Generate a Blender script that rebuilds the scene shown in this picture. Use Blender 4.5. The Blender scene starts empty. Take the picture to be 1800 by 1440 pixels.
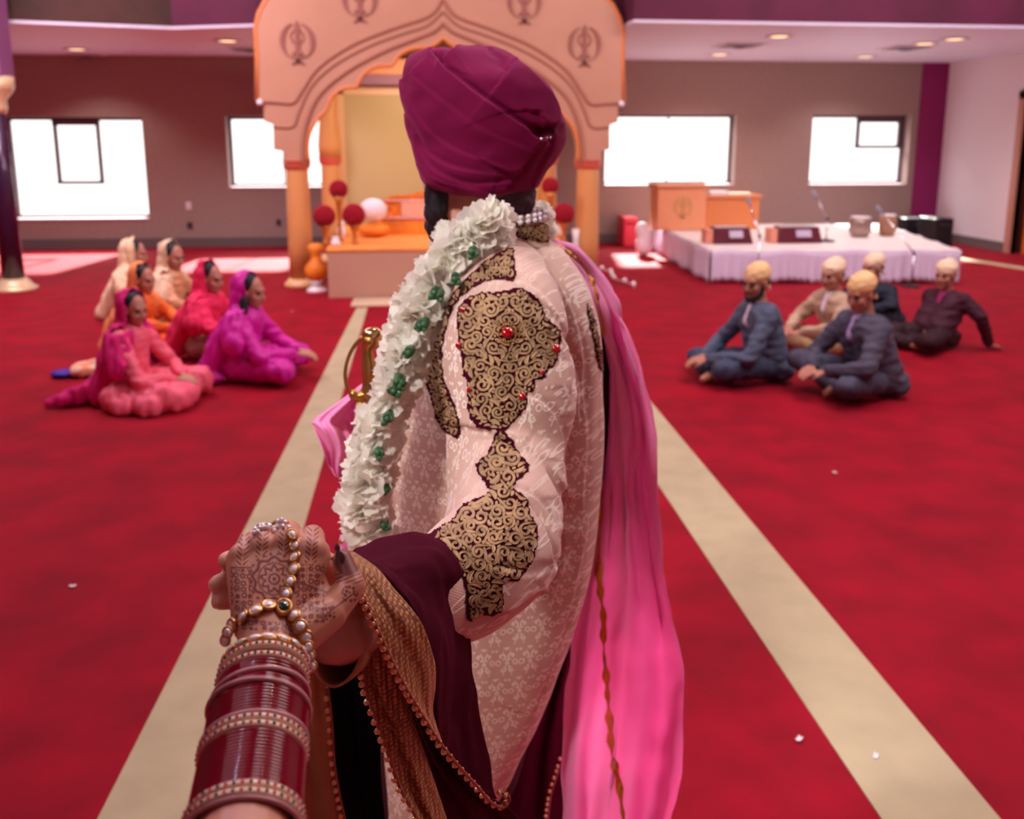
import bpy, bmesh, math, random
import numpy as np
from mathutils import Vector, Matrix, noise
from mathutils.bvhtree import BVHTree
from mathutils.geometry import tessellate_polygon
random.seed(7)
S = bpy.context.scene
COL = S.collection
PI = math.pi
# ---------------------------------------------------------------- camera
FPX = 1600.0
YAW = math.radians(5.77); PIT = math.atan(323/1600)
CAM = Vector((0, 0, 1.65))
FW = Vector((math.sin(YAW)*math.cos(PIT), math.cos(YAW)*math.cos(PIT), -math.sin(PIT)))
RT = Vector((math.cos(YAW), -math.sin(YAW), 0))
UP = RT.cross(FW)
FH = Vector((math.sin(YAW), math.cos(YAW), 0))
cam = bpy.data.cameras.new('camera'); camo = bpy.data.objects.new('camera', cam); COL.objects.link(camo)
m3 = Matrix((RT, UP, -FW)).transposed()
camo.matrix_world = Matrix.Translation(CAM) @ m3.to_4x4()
cam.sensor_width = 36; cam.lens = 32; cam.shift_y = -147/1800
cam.clip_start = 0.05; cam.clip_end = 100
cam.dof.use_dof = True; cam.dof.focus_distance = .92; cam.dof.aperture_fstop = 6.3
S.camera = camo
# ---------------------------------------------------------------- light, exposure
S.view_settings.view_transform = 'Standard'; S.view_settings.look = 'None'
S.view_settings.exposure = -0.08; S.view_settings.gamma = 1; S.view_settings.use_curve_mapping = False
W = bpy.data.worlds.new('world'); S.world = W; W.use_nodes = True
W.node_tree.nodes['Background'].inputs[0].default_value = (1.0, 0.97, 0.96, 1)
W.node_tree.nodes['Background'].inputs[1].default_value = 2.0
def area(name, loc, target, sx, sy, e, col):
    l = bpy.data.lights.new(name, 'AREA'); l.shape = 'RECTANGLE'; l.size = sx; l.size_y = sy; l.energy = e; l.color = col
    o = bpy.data.objects.new(name, l); COL.objects.link(o); o.location = loc
    o.rotation_euler = (Vector(target)-Vector(loc)).to_track_quat('-Z', 'Y').to_euler(); return o
sun = bpy.data.lights.new('sun', 'SUN'); sun.energy = 32.0; sun.angle = math.radians(3); sun.color = (1, .93, .86)
suno = bpy.data.objects.new('sun', sun); COL.objects.link(suno)
suno.rotation_euler = Vector((-0.12, -1.0, -0.62)).to_track_quat('-Z', 'Y').to_euler()
for i, (x, w, z, h) in enumerate([(-5.27, 2.0, 1.25, 1.5), (-2.3, 1.4, 1.5, 1.1), (4.22, 2.0, 1.55, 1.1), (7.5, 1.8, 1.52, 1.1)]):
    area('sky_light', (x, 18.6, 5.4), (x, 13.0, 0), w*1.4, 2.2, 420, (1, .95, .93))
# unseen fill lights added high over the carpet, out of the frame
area('overhead_fill_light', (3.8, 2.2, 5.2), (3.0, 2.4, 0), 2.0, 2.0, 115, (1, .86, .84))
area('overhead_fill_light', (0.6, 2.6, 4.8), (0.2, 1.6, 1.3), .8, .8, 60, (.95, .90, 1))
def spot(name, loc, target, e, deg, col, r=.12, blend=.6):
    l = bpy.data.lights.new(name, 'SPOT'); l.energy = e; l.spot_size = math.radians(deg); l.spot_blend = blend; l.color = col; l.shadow_soft_size = r
    o = bpy.data.objects.new(name, l); COL.objects.link(o); o.location = loc; o.rotation_euler = (Vector(target)-Vector(loc)).to_track_quat('-Z', 'Y').to_euler(); return o
spot('fill_spot_light', (-1.9, -1.2, 4.6), (0.0, 1.5, 1.4), 700, 16.5, (1, .95, .90), .25)  # added spots with no known fixture, brightening the groom and the flowers
spot('fill_spot_light', (-3.4, 1.2, 5.0), (-.1, 1.4, 1.25), 480, 18, (.95, .91, 1), .2)
spot('fill_spot_light', (-1.6, 3.4, 5.0), (-.15, .6, 1.2), 170, 14, (.62, .62, 1), .07)  # added pair, gives the bangles bright streaks
spot('fill_spot_light', (1.3, 2.6, 5.0), (-.15, .6, 1.2), 90, 14, (1, .72, .45), .07)
area('overhead_fill_light', (3.4, 5.5, 5.3), (2.8, 7.0, 0), 3.5, 3.5, 230, (1, .84, .88))
area('overhead_fill_light', (-3.0, 7.5, 5.3), (-2.0, 8.0, 0), 3.5, 3.5, 250, (1, .78, .90))
area('overhead_fill_light', (-4.5, 8.0, 4.6), (-4.0, 15, 1.4), 2.5, 1.0, 170, (1, .86, .95))  # added pair, lifts the dim back wall
area('overhead_fill_light', (5.5, 7.0, 4.6), (6.0, 15, 1.6), 2.5, 1.0, 120, (1, .92, .95))
area('canopy_spot_light', (0.3, 6.5, 5.3), (0.3, 10.6, 1.8), 1.5, 1.5, 28, (1, .76, .60))
area('canopy_inner_light', (0.3, 11.6, 2.7), (0.3, 13.2, 1.2), 1.8, .8, 70, (1, .82, .60))
# ---------------------------------------------------------------- projection helpers (photo pixel -> point in the hall)
def ray(x, y): return FW + RT*((x-900)/FPX) + UP*((573-y)/FPX)
def PG(x, y, g):
    r = ray(x, y); return CAM + r*(g/r.dot(FH))
def AY(x, y, Y):
    r = ray(x, y); return CAM + r*(Y/r.y)
def FL(x, y, z=0.0):
    r = ray(x, y); return CAM + r*((z-CAM.z)/r.z)
def PX(v):
    v = v-CAM; d = v.dot(FW); return 900+FPX*v.dot(RT)/d, 573-FPX*v.dot(UP)/d
def mpp(x, y, g):   # metres per pixel there
    r = ray(x, y); return g/r.dot(FH)/FPX
# ---------------------------------------------------------------- materials
def lin(c):
    if isinstance(c, str): c = [int(c[i:i+2], 16) for i in (0, 2, 4)]
    return tuple(((v/255)/12.92 if v/255 <= .04045 else ((v/255+.055)/1.055)**2.4) for v in c)
MATS = {}
def mat(name, c, rough=.6, metal=0, bump=0, bscale=200, vary=0, vscale=3, sheen=0, coat=0, trans=0, ior=1.45, emit=None, es=0, alpha=1, sss=0, spec=.5, stretch=None, c2=None, sheentint=None):
    if name in MATS: return MATS[name]
    m = bpy.data.materials.new(name); m.use_nodes = True; MATS[name] = m
    nt = m.node_tree; b = nt.nodes['Principled BSDF']; L = nt.links
    col = lin(c)
    b.inputs['Base Color'].default_value = (*col, 1); b.inputs['Roughness'].default_value = rough
    b.inputs['Metallic'].default_value = metal; b.inputs['IOR'].default_value = ior
    b.inputs['Specular IOR Level'].default_value = spec
    b.inputs['Sheen Weight'].default_value = sheen; b.inputs['Sheen Roughness'].default_value = .4
    if sheen: b.inputs['Sheen Tint'].default_value = (*(lin(sheentint) if sheentint else col), 1)
    b.inputs['Coat Weight'].default_value = coat; b.inputs['Coat Roughness'].default_value = .05
    b.inputs['Transmission Weight'].default_value = trans; b.inputs['Alpha'].default_value = alpha
    if sss:
        b.inputs['Subsurface Weight'].default_value = sss; b.inputs['Subsurface Scale'].default_value = .01
        b.inputs['Subsurface Radius'].default_value = (1, .35, .2)
    if emit: b.inputs['Emission Color'].default_value = (*lin(emit), 1); b.inputs['Emission Strength'].default_value = es
    tc = nt.nodes.new('ShaderNodeTexCoord'); src = tc.outputs['Object']
    if stretch:
        mp = nt.nodes.new('ShaderNodeMapping'); mp.inputs['Scale'].default_value = stretch; L.new(src, mp.inputs[0]); src = mp.outputs[0]
    if vary or c2:
        n = nt.nodes.new('ShaderNodeTexNoise'); n.inputs['Scale'].default_value = vscale; n.inputs['Detail'].default_value = 5; L.new(src, n.inputs['Vector'])
        r = nt.nodes.new('ShaderNodeValToRGB'); r.color_ramp.elements[0].position = .35; r.color_ramp.elements[1].position = .65
        k2 = lin(c2) if c2 else tuple(min(1, v*(1+vary)) for v in col)
        k1 = col if c2 else tuple(v*(1-vary) for v in col)
        r.color_ramp.elements[0].color = (*k1, 1); r.color_ramp.elements[1].color = (*k2, 1)
        L.new(n.outputs['Fac'], r.inputs[0]); L.new(r.outputs[0], b.inputs['Base Color'])
    if bump:
        n = nt.nodes.new('ShaderNodeTexNoise'); n.inputs['Scale'].default_value = bscale; n.inputs['Detail'].default_value = 3; L.new(src, n.inputs['Vector'])
        bp = nt.nodes.new('ShaderNodeBump'); bp.inputs['Strength'].default_value = bump; bp.inputs['Distance'].default_value = 1/bscale
        L.new(n.outputs['Fac'], bp.inputs['Height']); L.new(bp.outputs[0], b.inputs['Normal'])
    return m
class X:      # tiny expression builder for math nodes
    nt = None
    def __init__(s, o): s.o = o
    @staticmethod
    def n(op, *a, clamp=False):
        nd = X.nt.nodes.new('ShaderNodeMath'); nd.operation = op; nd.use_clamp = clamp
        for i, v in enumerate(a):
            if isinstance(v, X): X.nt.links.new(v.o, nd.inputs[i])
            else: nd.inputs[i].default_value = v
        return X(nd.outputs[0])
    def __add__(s, o): return X.n('ADD', s, o)
    __radd__ = __add__
    def __sub__(s, o): return X.n('SUBTRACT', s, o)
    def __rsub__(s, o): return X.n('SUBTRACT', o, s)
    def __mul__(s, o): return X.n('MULTIPLY', s, o)
    __rmul__ = __mul__
    def __truediv__(s, o): return X.n('DIVIDE', s, o)
    def abs(s): return X.n('ABSOLUTE', s)
    def floor(s): return X.n('FLOOR', s)
    def frac(s): return X.n('FRACT', s)
    def sin(s): return X.n('SINE', s)
    def max(s, o): return X.n('MAXIMUM', s, o)
    def min(s, o): return X.n('MINIMUM', s, o)
    def mod(s, o): return X.n('FLOORED_MODULO', s, o)
    def below(s, e, w):   # soft step: 1 where s<e
        return X.n('MULTIPLY_ADD', s, -1/w, e/w+.5, clamp=True)
def hyp(x, y): return X.n('SQRT', x*x+y*y)
def coords(m, kind='Object'):
    X.nt = m.node_tree
    tc = X.nt.nodes.new('ShaderNodeTexCoord'); sp = X.nt.nodes.new('ShaderNodeSeparateXYZ'); X.nt.links.new(tc.outputs[kind], sp.inputs[0])
    return [X(o) for o in sp.outputs]
def mixcol(m, fac, a, b, sock='Base Color'):
    nt = m.node_tree; mx = nt.nodes.new('ShaderNodeMix'); mx.data_type = 'RGBA'; nt.links.new(fac.o, mx.inputs[0])
    for i, c in ((6, a), (7, b)):
        if hasattr(c, 'is_linked'): nt.links.new(c, mx.inputs[i])
        else: mx.inputs[i].default_value = (*lin(c), 1)
    if sock: nt.links.new(mx.outputs[2], nt.nodes['Principled BSDF'].inputs[sock])
    return mx.outputs[2]
def bumpfrom(m, h, strength=.5, dist=.001):
    nt = m.node_tree; bp = nt.nodes.new('ShaderNodeBump'); bp.inputs['Strength'].default_value = strength; bp.inputs['Distance'].default_value = dist
    nt.links.new(h.o, bp.inputs['Height']); nt.links.new(bp.outputs[0], nt.nodes['Principled BSDF'].inputs['Normal'])
# ---------------------------------------------------------------- mesh builder
def frames(pts):
    n = len(pts); T = []
    for i in range(n):
        t = pts[min(i+1, n-1)]-pts[max(i-1, 0)]
        T.append(t.normalized() if t.length > 1e-9 else Vector((0, 0, 1)))
    a = Vector((0, 0, 1)) if abs(T[0].z) < .9 else Vector((1, 0, 0))
    u = (a-T[0]*a.dot(T[0])).normalized(); out = []
    for t in T:
        u = (u-t*u.dot(t)); u = u.normalized() if u.length > 1e-6 else t.orthogonal().normalized()
        out.append((t, u, t.cross(u)))
    return out
def spline(pts, k=6):
    """Catmull-Rom through rows of numbers"""
    P = np.array(pts, float); n = len(P); out = []
    for i in range(n-1):
        p0, p1, p2, p3 = P[max(i-1, 0)], P[i], P[i+1], P[min(i+2, n-1)]
        for j in range(k):
            t = j/k
            out.append(.5*((2*p1)+(-p0+p2)*t+(2*p0-5*p1+4*p2-p3)*t*t+(-p0+3*p1-3*p2+p3)*t**3))
    out.append(P[-1]); return np.array(out)
class MB:
    def __init__(s): s.v = []; s.f = []; s.m = []
    def add(s, vs, fs, mi=0):
        o = len(s.v); s.v += [tuple(v) for v in vs]; s.f += [tuple(i+o for i in f) for f in fs]; s.m += [mi]*len(fs); return s
    def merge(s, other, mt=None, mi=None):
        o = len(s.v); s.v += [tuple(mt @ Vector(v)) if mt else v for v in other.v]
        s.f += [tuple(i+o for i in f) for f in other.f]; s.m += other.m if mi is None else [mi]*len(other.f); return s
    def box(s, x0, x1, y0, y1, z0, z1, mi=0):
        v = [(x, y, z) for x in (x0, x1) for y in (y0, y1) for z in (z0, z1)]
        return s.add(v, [(0, 1, 3, 2), (4, 6, 7, 5), (0, 4, 5, 1), (2, 3, 7, 6), (0, 2, 6, 4), (1, 5, 7, 3)], mi)
    def bar(s, a, b, w, h=None, up=Vector((0, 0, 1))):
        h = h or w; a = Vector(a); b = Vector(b); t = (b-a).normalized()
        u = t.cross(up); u = u.normalized() if u.length > 1e-4 else t.orthogonal().normalized(); n = u.cross(t)
        v = [p+u*su*w/2+n*sn*h/2 for p in (a, b) for su, sn in ((-1, -1), (1, -1), (1, 1), (-1, 1))]
        return s.add(v, [(0, 1, 2, 3), (4, 7, 6, 5), (0, 4, 5, 1), (1, 5, 6, 2), (2, 6, 7, 3), (3, 7, 4, 0)])
    def tube(s, pts, r, n=8, caps=True, closed=False, flat=1.0, mi=0):
        pts = [Vector(p) for p in pts]; N = len(pts)
        rr = r if hasattr(r, '__len__') else [r]*N
        vs = []; fs = []
        for (t, u, w), p, q in zip(frames(pts), pts, rr):
            for k in range(n):
                a = 2*PI*k/n; vs.append(p+(u*math.cos(a)*flat+w*math.sin(a))*q)
        M = N if closed else N-1
        for i in range(M):
            for k in range(n):
                a, b = i*n+k, i*n+(k+1) % n; c, d = ((i+1) % N)*n+(k+1) % n, ((i+1) % N)*n+k
                fs.append((a, b, c, d))
        if caps and not closed:
            o = len(vs); vs += [pts[0], pts[-1]]
            for k in range(n): fs.append((o, (k+1) % n, k)); fs.append((o+1, (N-1)*n+k, (N-1)*n+(k+1) % n))
        return s.add(vs, fs, mi)
    def cap(s, a, b, ra, rb=None, n=12):      # tapered capsule
        rb = ra if rb is None else rb; a = Vector(a); b = Vector(b); L = (b-a).length; t = (b-a)/L if L > 1e-6 else Vector((0, 0, 1))
        pts = []; rs = []
        for k in range(1, 5): q = PI/2*k/4; pts.append(a-t*ra*math.cos(q)); rs.append(ra*math.sin(q))
        for k in range(4): q = PI/2*k/4; pts.append(b+t*rb*math.sin(q)); rs.append(rb*math.cos(q))
        pts = [a-t*ra*.999]+pts+[b+t*rb*.999]; rs = [ra*.02]+rs+[rb*.02]
        return s.tube(pts, rs, n)
    def ell(s, c, r, n=16, k=10, rot=None, mi=0):
        c = Vector(c); r = r if hasattr(r, '__len__') else (r, r, r); vs = []; fs = []
        for i in range(k+1):
            a = PI*i/k
            for j in range(n):
                b = 2*PI*j/n; v = Vector((r[0]*math.sin(a)*math.cos(b), r[1]*math.sin(a)*math.sin(b), r[2]*math.cos(a)))
                vs.append(c+(rot @ v if rot else v))
        for i in range(k):
            for j in range(n):
                a, b = i*n+j, i*n+(j+1) % n
                if i == 0: fs.append((a, a+n, b+n))
                elif i == k-1: fs.append((a, a+n, b))
                else: fs.append((a, a+n, b+n, b))
        return s.add(vs, fs, mi)
    def lathe(s, prof, c=(0, 0, 0), n=20, mi=0):      # prof: (r, z)
        c = Vector(c); vs = []; fs = []
        for r, z in prof:
            for j in range(n): a = 2*PI*j/n; vs.append(c+Vector((r*math.cos(a), r*math.sin(a), z)))
        N = len(prof)
        for i in range(N-1):
            for j in range(n): a, b = i*n+j, i*n+(j+1) % n; fs.append((a, b, b+n, a+n))
        fs.append(tuple(range(n-1, -1, -1))); fs.append(tuple((N-1)*n+j for j in range(n)))
        return s.add(vs, fs, mi)
    def loft(s, rings, caps=True, mi=0):
        n = len(rings[0]); vs = [p for r in rings for p in r]; fs = []
        for i in range(len(rings)-1):
            for k in range(n): a, b = i*n+k, i*n+(k+1) % n; fs.append((a, b, b+n, a+n))
        if caps: fs.append(tuple(range(n-1, -1, -1))); fs.append(tuple((len(rings)-1)*n+j for j in range(n)))
        return s.add(vs, fs, mi)
    def grid(s, G, mi=0):
        a = len(G); b = len(G[0]); vs = [p for r in G for p in r]
        return s.add(vs, [(i*b+j, i*b+j+1, (i+1)*b+j+1, (i+1)*b+j) for i in range(a-1) for j in range(b-1)], mi)
    def prism(s, poly, y0, y1, mi=0):        # polygon of (x, z), extruded along y
        n = len(poly); tri = tessellate_polygon([[Vector((x, z, 0)) for x, z in poly]])
        vs = [(x, y0, z) for x, z in poly]+[(x, y1, z) for x, z in poly]
        fs = [tuple(t) for t in tri]+[tuple(i+n for i in reversed(t)) for t in tri]+[(i, (i+1) % n, (i+1) % n+n, i+n) for i in range(n)]
        return s.add(vs, fs, mi)
    def mesh(s, name):
        me = bpy.data.meshes.new(name); me.from_pydata(s.v, [], s.f); me.update()
        bm = bmesh.new(); bm.from_mesh(me); bmesh.ops.recalc_face_normals(bm, faces=bm.faces); bm.to_mesh(me); bm.free()
        return me
def obj(name, mb, ms, parent=None, smooth=True, label=None, bevel=0, subsurf=0, solid=0):
    me = mb.mesh(name) if isinstance(mb, MB) else mb
    ms = ms if isinstance(ms, (list, tuple)) else [ms]
    me.materials.clear()
    for m in ms: me.materials.append(m)
    if isinstance(mb, MB) and len(ms) > 1:
        me.polygons.foreach_set('material_index', mb.m)
    me.polygons.foreach_set('use_smooth', [bool(smooth)]*len(me.polygons))
    if smooth == 'auto':
        try: me.set_sharp_from_angle(angle=math.radians(38))
        except Exception: pass
    o = bpy.data.objects.new(name, me); COL.objects.link(o)
    if parent:
        o.parent = parent; pw = Matrix.Identity(4); q = parent
        while q: pw = (Matrix.LocRotScale(q.location, q.rotation_euler, q.scale)) @ pw if not q.get('_inv') else pw; q = None
        o.matrix_parent_inverse = pw.inverted() if parent.type == 'EMPTY' else Matrix.Identity(4)
    if label: o['label'] = label
    if solid: md = o.modifiers.new('s', 'SOLIDIFY'); md.thickness = solid; md.offset = 0
    if bevel: md = o.modifiers.new('b', 'BEVEL'); md.width = bevel; md.segments = 2; md.limit_method = 'ANGLE'
    if subsurf: md = o.modifiers.new('u', 'SUBSURF'); md.levels = subsurf; md.render_levels = subsurf
    return o
def thing(name, label, cat, loc=(0, 0, 0), group=None):
    o = bpy.data.objects.new(name, None); COL.objects.link(o); o.location = loc; o.empty_display_size = .1
    tag(o, label, cat, group); return o
def tag(o, label, cat, group=None):
    o['label'] = label; o['category'] = cat
    if group: o['group'] = group
    return o
def struct(name, mb, m, smooth=False, **k):
    o = obj(name, mb, m, None, smooth, **k); o['kind'] = 'structure'; return o
def remesh(mb, voxel, smooth_it=3, fac=.5, name='m'):
    me = mb.mesh(name) if isinstance(mb, MB) else mb
    o = bpy.data.objects.new('tmp', me); COL.objects.link(o)
    md = o.modifiers.new('r', 'REMESH'); md.mode = 'VOXEL'; md.voxel_size = voxel; md.adaptivity = 0
    if smooth_it: md = o.modifiers.new('s', 'SMOOTH'); md.iterations = smooth_it; md.factor = fac
    dg = bpy.context.evaluated_depsgraph_get(); dg.update()
    r = bpy.data.meshes.new_from_object(o.evaluated_get(dg)); bpy.data.objects.remove(o); bpy.data.meshes.remove(me); r.name = name
    return r
def getv(me):
    a = np.empty(len(me.vertices)*3, np.float32); me.vertices.foreach_get('co', a); return a.reshape(-1, 3).astype(float)
def setv(me, a): me.vertices.foreach_set('co', np.asarray(a, np.float32).ravel()); me.update()
def getn(me):
    a = np.empty(len(me.vertices)*3, np.float32); me.vertex_normals.foreach_get('vector', a); return a.reshape(-1, 3).astype(float)
def pxarr(V):
    V = V-np.array(CAM); d = V@np.array(FW); return 900+FPX*(V@np.array(RT))/d, 573-FPX*(V@np.array(UP))/d
def bvh(me):
    V = [v.co.copy() for v in me.vertices]; return BVHTree.FromPolygons(V, [tuple(p.vertices) for p in me.polygons])
def hit(bv, x, y, off=0.0):      # where the line of sight through a photo pixel meets a surface
    r = ray(x, y).normalized(); h = bv.ray_cast(CAM, r)
    if h[0] is None: return None, None
    n = h[1] if h[1].dot(r) < 0 else -h[1]
    return h[0]+n*off, n
# ================================================================ THE HALL
m_carpet = mat('red_carpet', '90001D', .8, bump=.5, bscale=260, vary=.2, vscale=3.2, sheen=.12, sheentint='FF5070', spec=.22)
m_runner = mat('cream_runner', 'B9AC8B', .9, bump=.4, bscale=300, vary=.06, vscale=6, sheen=.1, spec=.2)
m_wall = mat('taupe_wallcovering', '9C8680', .8, bump=.3, bscale=120, vary=.05, vscale=20)
m_wall_up = mat('maroon_bulkhead_paint', '5A1A38', .8, bump=.2, bscale=30, vary=.2, vscale=1.2)
m_brown = mat('dark_brown_paint', '40221C', .8, bump=.2, bscale=30, vary=.25, vscale=2)
m_magenta = mat('magenta_accent_paint', '8A1A60', .7, bump=.2, bscale=60)
m_white = mat('white_paint', 'E2D3DA', .6, bump=.1, bscale=60)
m_base = mat('grey_baseboard', '6A5A5C', .6)
m_frame = mat('window_frame_metal', '5A444E', .45)
m_glass = mat('window_glass', 'FFFFFF', .05, alpha=.06)
m_wood = mat('honey_wood', 'C4703A', .45, bump=.1, bscale=40, vary=.12, vscale=4, stretch=(1, 1, .2))
m_black = mat('black_case', '0D0C14', .5)
m_chrome = mat('chrome', 'D8D4E0', .15, metal=1)
m_wht = mat('white_cloth', 'ECE2EA', .8, bump=.25, bscale=60, sheen=.1)
m_peach = mat('peach_paint', 'BE8B72', .5, vary=.05, vscale=1.5)
m_peach_d = mat('peach_moulding', 'A8705C', .5)
m_orange = mat('orange_satin', 'F08A2C', .45, bump=.25, bscale=12, vary=.15, vscale=4, sheen=.2)
m_pinkcap = mat('coral_capital', 'E0705C', .5)
X0, X1, YB, YF, ZL, ZH = -9.0, 8.88, 15.0, -5.0, 2.95, 6.0
struct('floor', MB().box(X0, X1+.3, YF, YB, -.1, 0), m_carpet)
# cream runners laid into the carpet (two up to the canopy, one along the right side)
def strip(name, pts, m):
    mb = MB(); n = len(pts)//2; P = [Vector((x, y, .004)) for x, y in pts]
    v = [(x, y, .004) for x, y in pts]+[(x, y, 0) for x, y in pts]; k = len(pts)
    return mb.add(v, [tuple(range(k))]+[tuple(reversed(range(k, 2*k)))]+[(i, (i+1) % k, (i+1) % k+k, i+k) for i in range(k)])
tag(obj('carpet_runner', strip('r', [(-.875, 0), (-.52, 0), (-.545, 9.2), (-.655, 9.2)], m_runner), m_runner, smooth=False), 'cream carpet runner on the red floor, passing under the held hands', 'carpet runner', 'cream runners on the red carpet')
tag(obj('carpet_runner', strip('r', [(1.09, 0), (1.375, 0), (1.53, 9.6), (1.20, 9.6)], m_runner), m_runner, smooth=False), 'cream carpet runner on the red floor between the groom and the seated men', 'carpet runner', 'cream runners on the red carpet')
tag(obj('carpet_runner', strip('r', [(8.35, 9), (8.6, 9), (7.4, 14.6), (7.2, 14.6)], m_runner), m_runner, smooth=False), 'narrow pale runner near the door, behind the maroon-suited man', 'carpet runner', 'cream runners on the red carpet')
# back wall with four window openings
wins = [(-6.35, -4.27, .47, 2.03), (-3.0, -1.35, .95, 2.05), (3.05, 5.26, .96, 2.1), (6.57, 8.3, .95, 2.1)]
mb = MB(); T = .35; x = X0
for a, b, z0, z1 in wins:
    mb.box(x, a, YB, YB+T, 0, ZH); mb.box(a, b, YB, YB+T, 0, z0); mb.box(a, b, YB, YB+T, z1, ZH); x = b
mb.box(x, X1+.3, YB, YB+T, 0, ZH)
struct('wall_back', mb, m_wall)
struct('trim_1', MB().box(8.42, X1, YB-.02, YB, 0.0, ZL), m_magenta)
struct('baseboard_back', MB().box(X0, 8.42, YB-.025, YB, 0, .15), m_base)
struct('wall_right', MB().box(X1, X1+.3, YF, 12.05, 0, ZH).box(X1, X1+.3, 12.9, YB, 0, ZH).box(X1, X1+.3, 12.05, 12.9, 2.28, ZH), m_white)
struct('baseboard_right', MB().box(X1-.02, X1, 12.95, YB-.03, 0, .15), m_base)
struct('wall_left', MB().box(X0-.3, X0, YF, YB, 0, ZH), m_wall)
struct('wall_front', MB().box(X0, X1, YF-.3, YF, 0, ZH), m_white)
struct('ceiling', MB().box(X0, X1, YF, 10.3, ZH, ZH+.2), m_white)
# low soffit over the windows and the bulkhead above its edge
sof = [(X0, 10.7), (-4.6, 11.05), (-2.84, 11.5), (-1.81, 11.15), (-1.7, 11.0), (2.36, 11.0), (2.4, 10.35), (X1, 10.45)]
mb = MB(); P = [(x, y) for x, y in sof]+[(X1, YB), (X0, YB)]; n = len(P)
tri = tessellate_polygon([[Vector((x, y, 0)) for x, y in P]])
mb.add([(x, y, ZL) for x, y in P]+[(x, y, ZL+.03) for x, y in P], [tuple(t) for t in tri]+[tuple(i+n for i in t) for t in tri]+[(i, (i+1) % n, (i+1) % n+n, i+n) for i in range(n)])
struct('ceiling_soffit', mb, mat('lavender_white_paint', 'DCD2E8', .6))
def bulk(i0, i1, m, nm):
    mb = MB()
    for i in range(i0, i1):
        (xa, ya), (xb, yb) = sof[i], sof[i+1]
        mb.add([(xa, ya, ZL+.03), (xb, yb, ZL+.03), (xb, yb, ZH+.2), (xa, ya, ZH+.2), (xa, ya+.2, ZL+.03), (xb, yb+.2, ZL+.03), (xb, yb+.2, ZH+.2), (xa, ya+.2, ZH+.2)],
               [(0, 1, 2, 3), (4, 7, 6, 5), (0, 4, 5, 1), (3, 2, 6, 7), (0, 3, 7, 4), (1, 5, 6, 2)])
    struct(nm, mb, m)
bulk(0, 2, m_brown, 'wall_upper_left'); bulk(2, 7, m_wall_up, 'wall_upper_back')
# windows
for i, (a, b, z0, z1) in enumerate(wins):
    fr = MB(); y0, y1 = YB+.2, YB+.26; t = .045
    fr.box(a, b, y0, y1, z0, z0+t).box(a, b, y0, y1, z1-t, z1).box(a, a+t, y0, y1, z0, z1).box(b-t, b, y0, y1, z0, z1)
    w = b-a; zm = z0+(z1-z0)*.52
    if i == 0: xs = (-5.68, -4.98); zm = 1.0
    elif i == 3: xs = (7.45, b-.05)
    else: xs = (a+w*.5, a+w*.5+.04)
    if i in (0, 3):
        fr.box(xs[0], xs[0]+.055, y0, y1, zm, z1); fr.box(xs[1]-.055, xs[1], y0, y1, zm, z1); fr.box(xs[0], xs[1], y0-.02, y1, zm, zm+.05)
        fr.box(xs[0], xs[1], y0-.02, y1, z1-.12, z1-.03)
    else: fr.box(xs[0], xs[0]+.02, y0+.03, y1, z0, z1)
    o = struct('window_%d' % (i+1), fr, m_frame)
    g = struct('window_%d_glass' % (i+1), MB().box(a+.02, b-.02, YB+.225, YB+.235, z0+.02, z1-.02), m_glass); g.name = 'window_%d_pane' % (i+1)
    g.parent = o; g.name = 'pane'
    s = struct('sill', MB().box(a, b, YB-.02, YB+.2, z0-.02, z0+.005), m_white); s.parent = o
# door in the right wall, standing ajar
fr = MB(); fr.box(X1-.03, X1+.3, 12.9, 13.03, 0, 2.4).box(X1-.03, X1+.3, 11.92, 12.05, 0, 2.4).box(X1-.03, X1+.3, 11.92, 13.03, 2.28, 2.4)
d = struct('door_1', fr, mat('peach_door_frame', 'B9806F', .5))
lf = struct('door_leaf', MB().box(X1+.08, X1+.13, 12.06, 12.76, .01, 2.27), mat('orange_door_wood', 'C8601E', .4, vary=.1, vscale=3)); lf.parent = d
pn = struct('door_glass', MB().box(X1+.07, X1+.075, 12.77, 12.89, .01, 2.27), mat('dark_glass', '3A1A12', .1)); pn.parent = d
# things on the walls and the soffit
def wallbox(x, z, w, h, m, label, cat, nm):
    t = thing(nm, label, cat, (x, YB, z), 'plates on the back wall')
    obj('plate', MB().box(x-w/2, x+w/2, YB-.02, YB, z-h/2, z+h/2), m, t, False, bevel=.004)
    obj('socket_face', MB().box(x-w/4, x+w/4, YB-.026, YB-.02, z-h/4, z+h/4), m, t, False, bevel=.003)
p = AY(332, 362, YB); wallbox(p.x, p.z, .085, .13, m_white, 'white wall plate under the wide left window gap', 'wall plate', 'light_switch')
m_dk = mat('dark_plate', '3A3040', .5)
p = AY(334, 396, YB); wallbox(p.x, p.z, .08, .1, m_dk, 'dark socket below the white wall plate', 'socket', 'power_socket')
p = AY(490, 391, YB); wallbox(p.x, p.z, .07, .1, m_dk, 'dark socket on the wall beside the canopy column', 'socket', 'power_socket')
m_lamp = mat('warm_lamp_glass', 'FFE8C0', .3, emit='FFDDA8', es=2.2)
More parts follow.
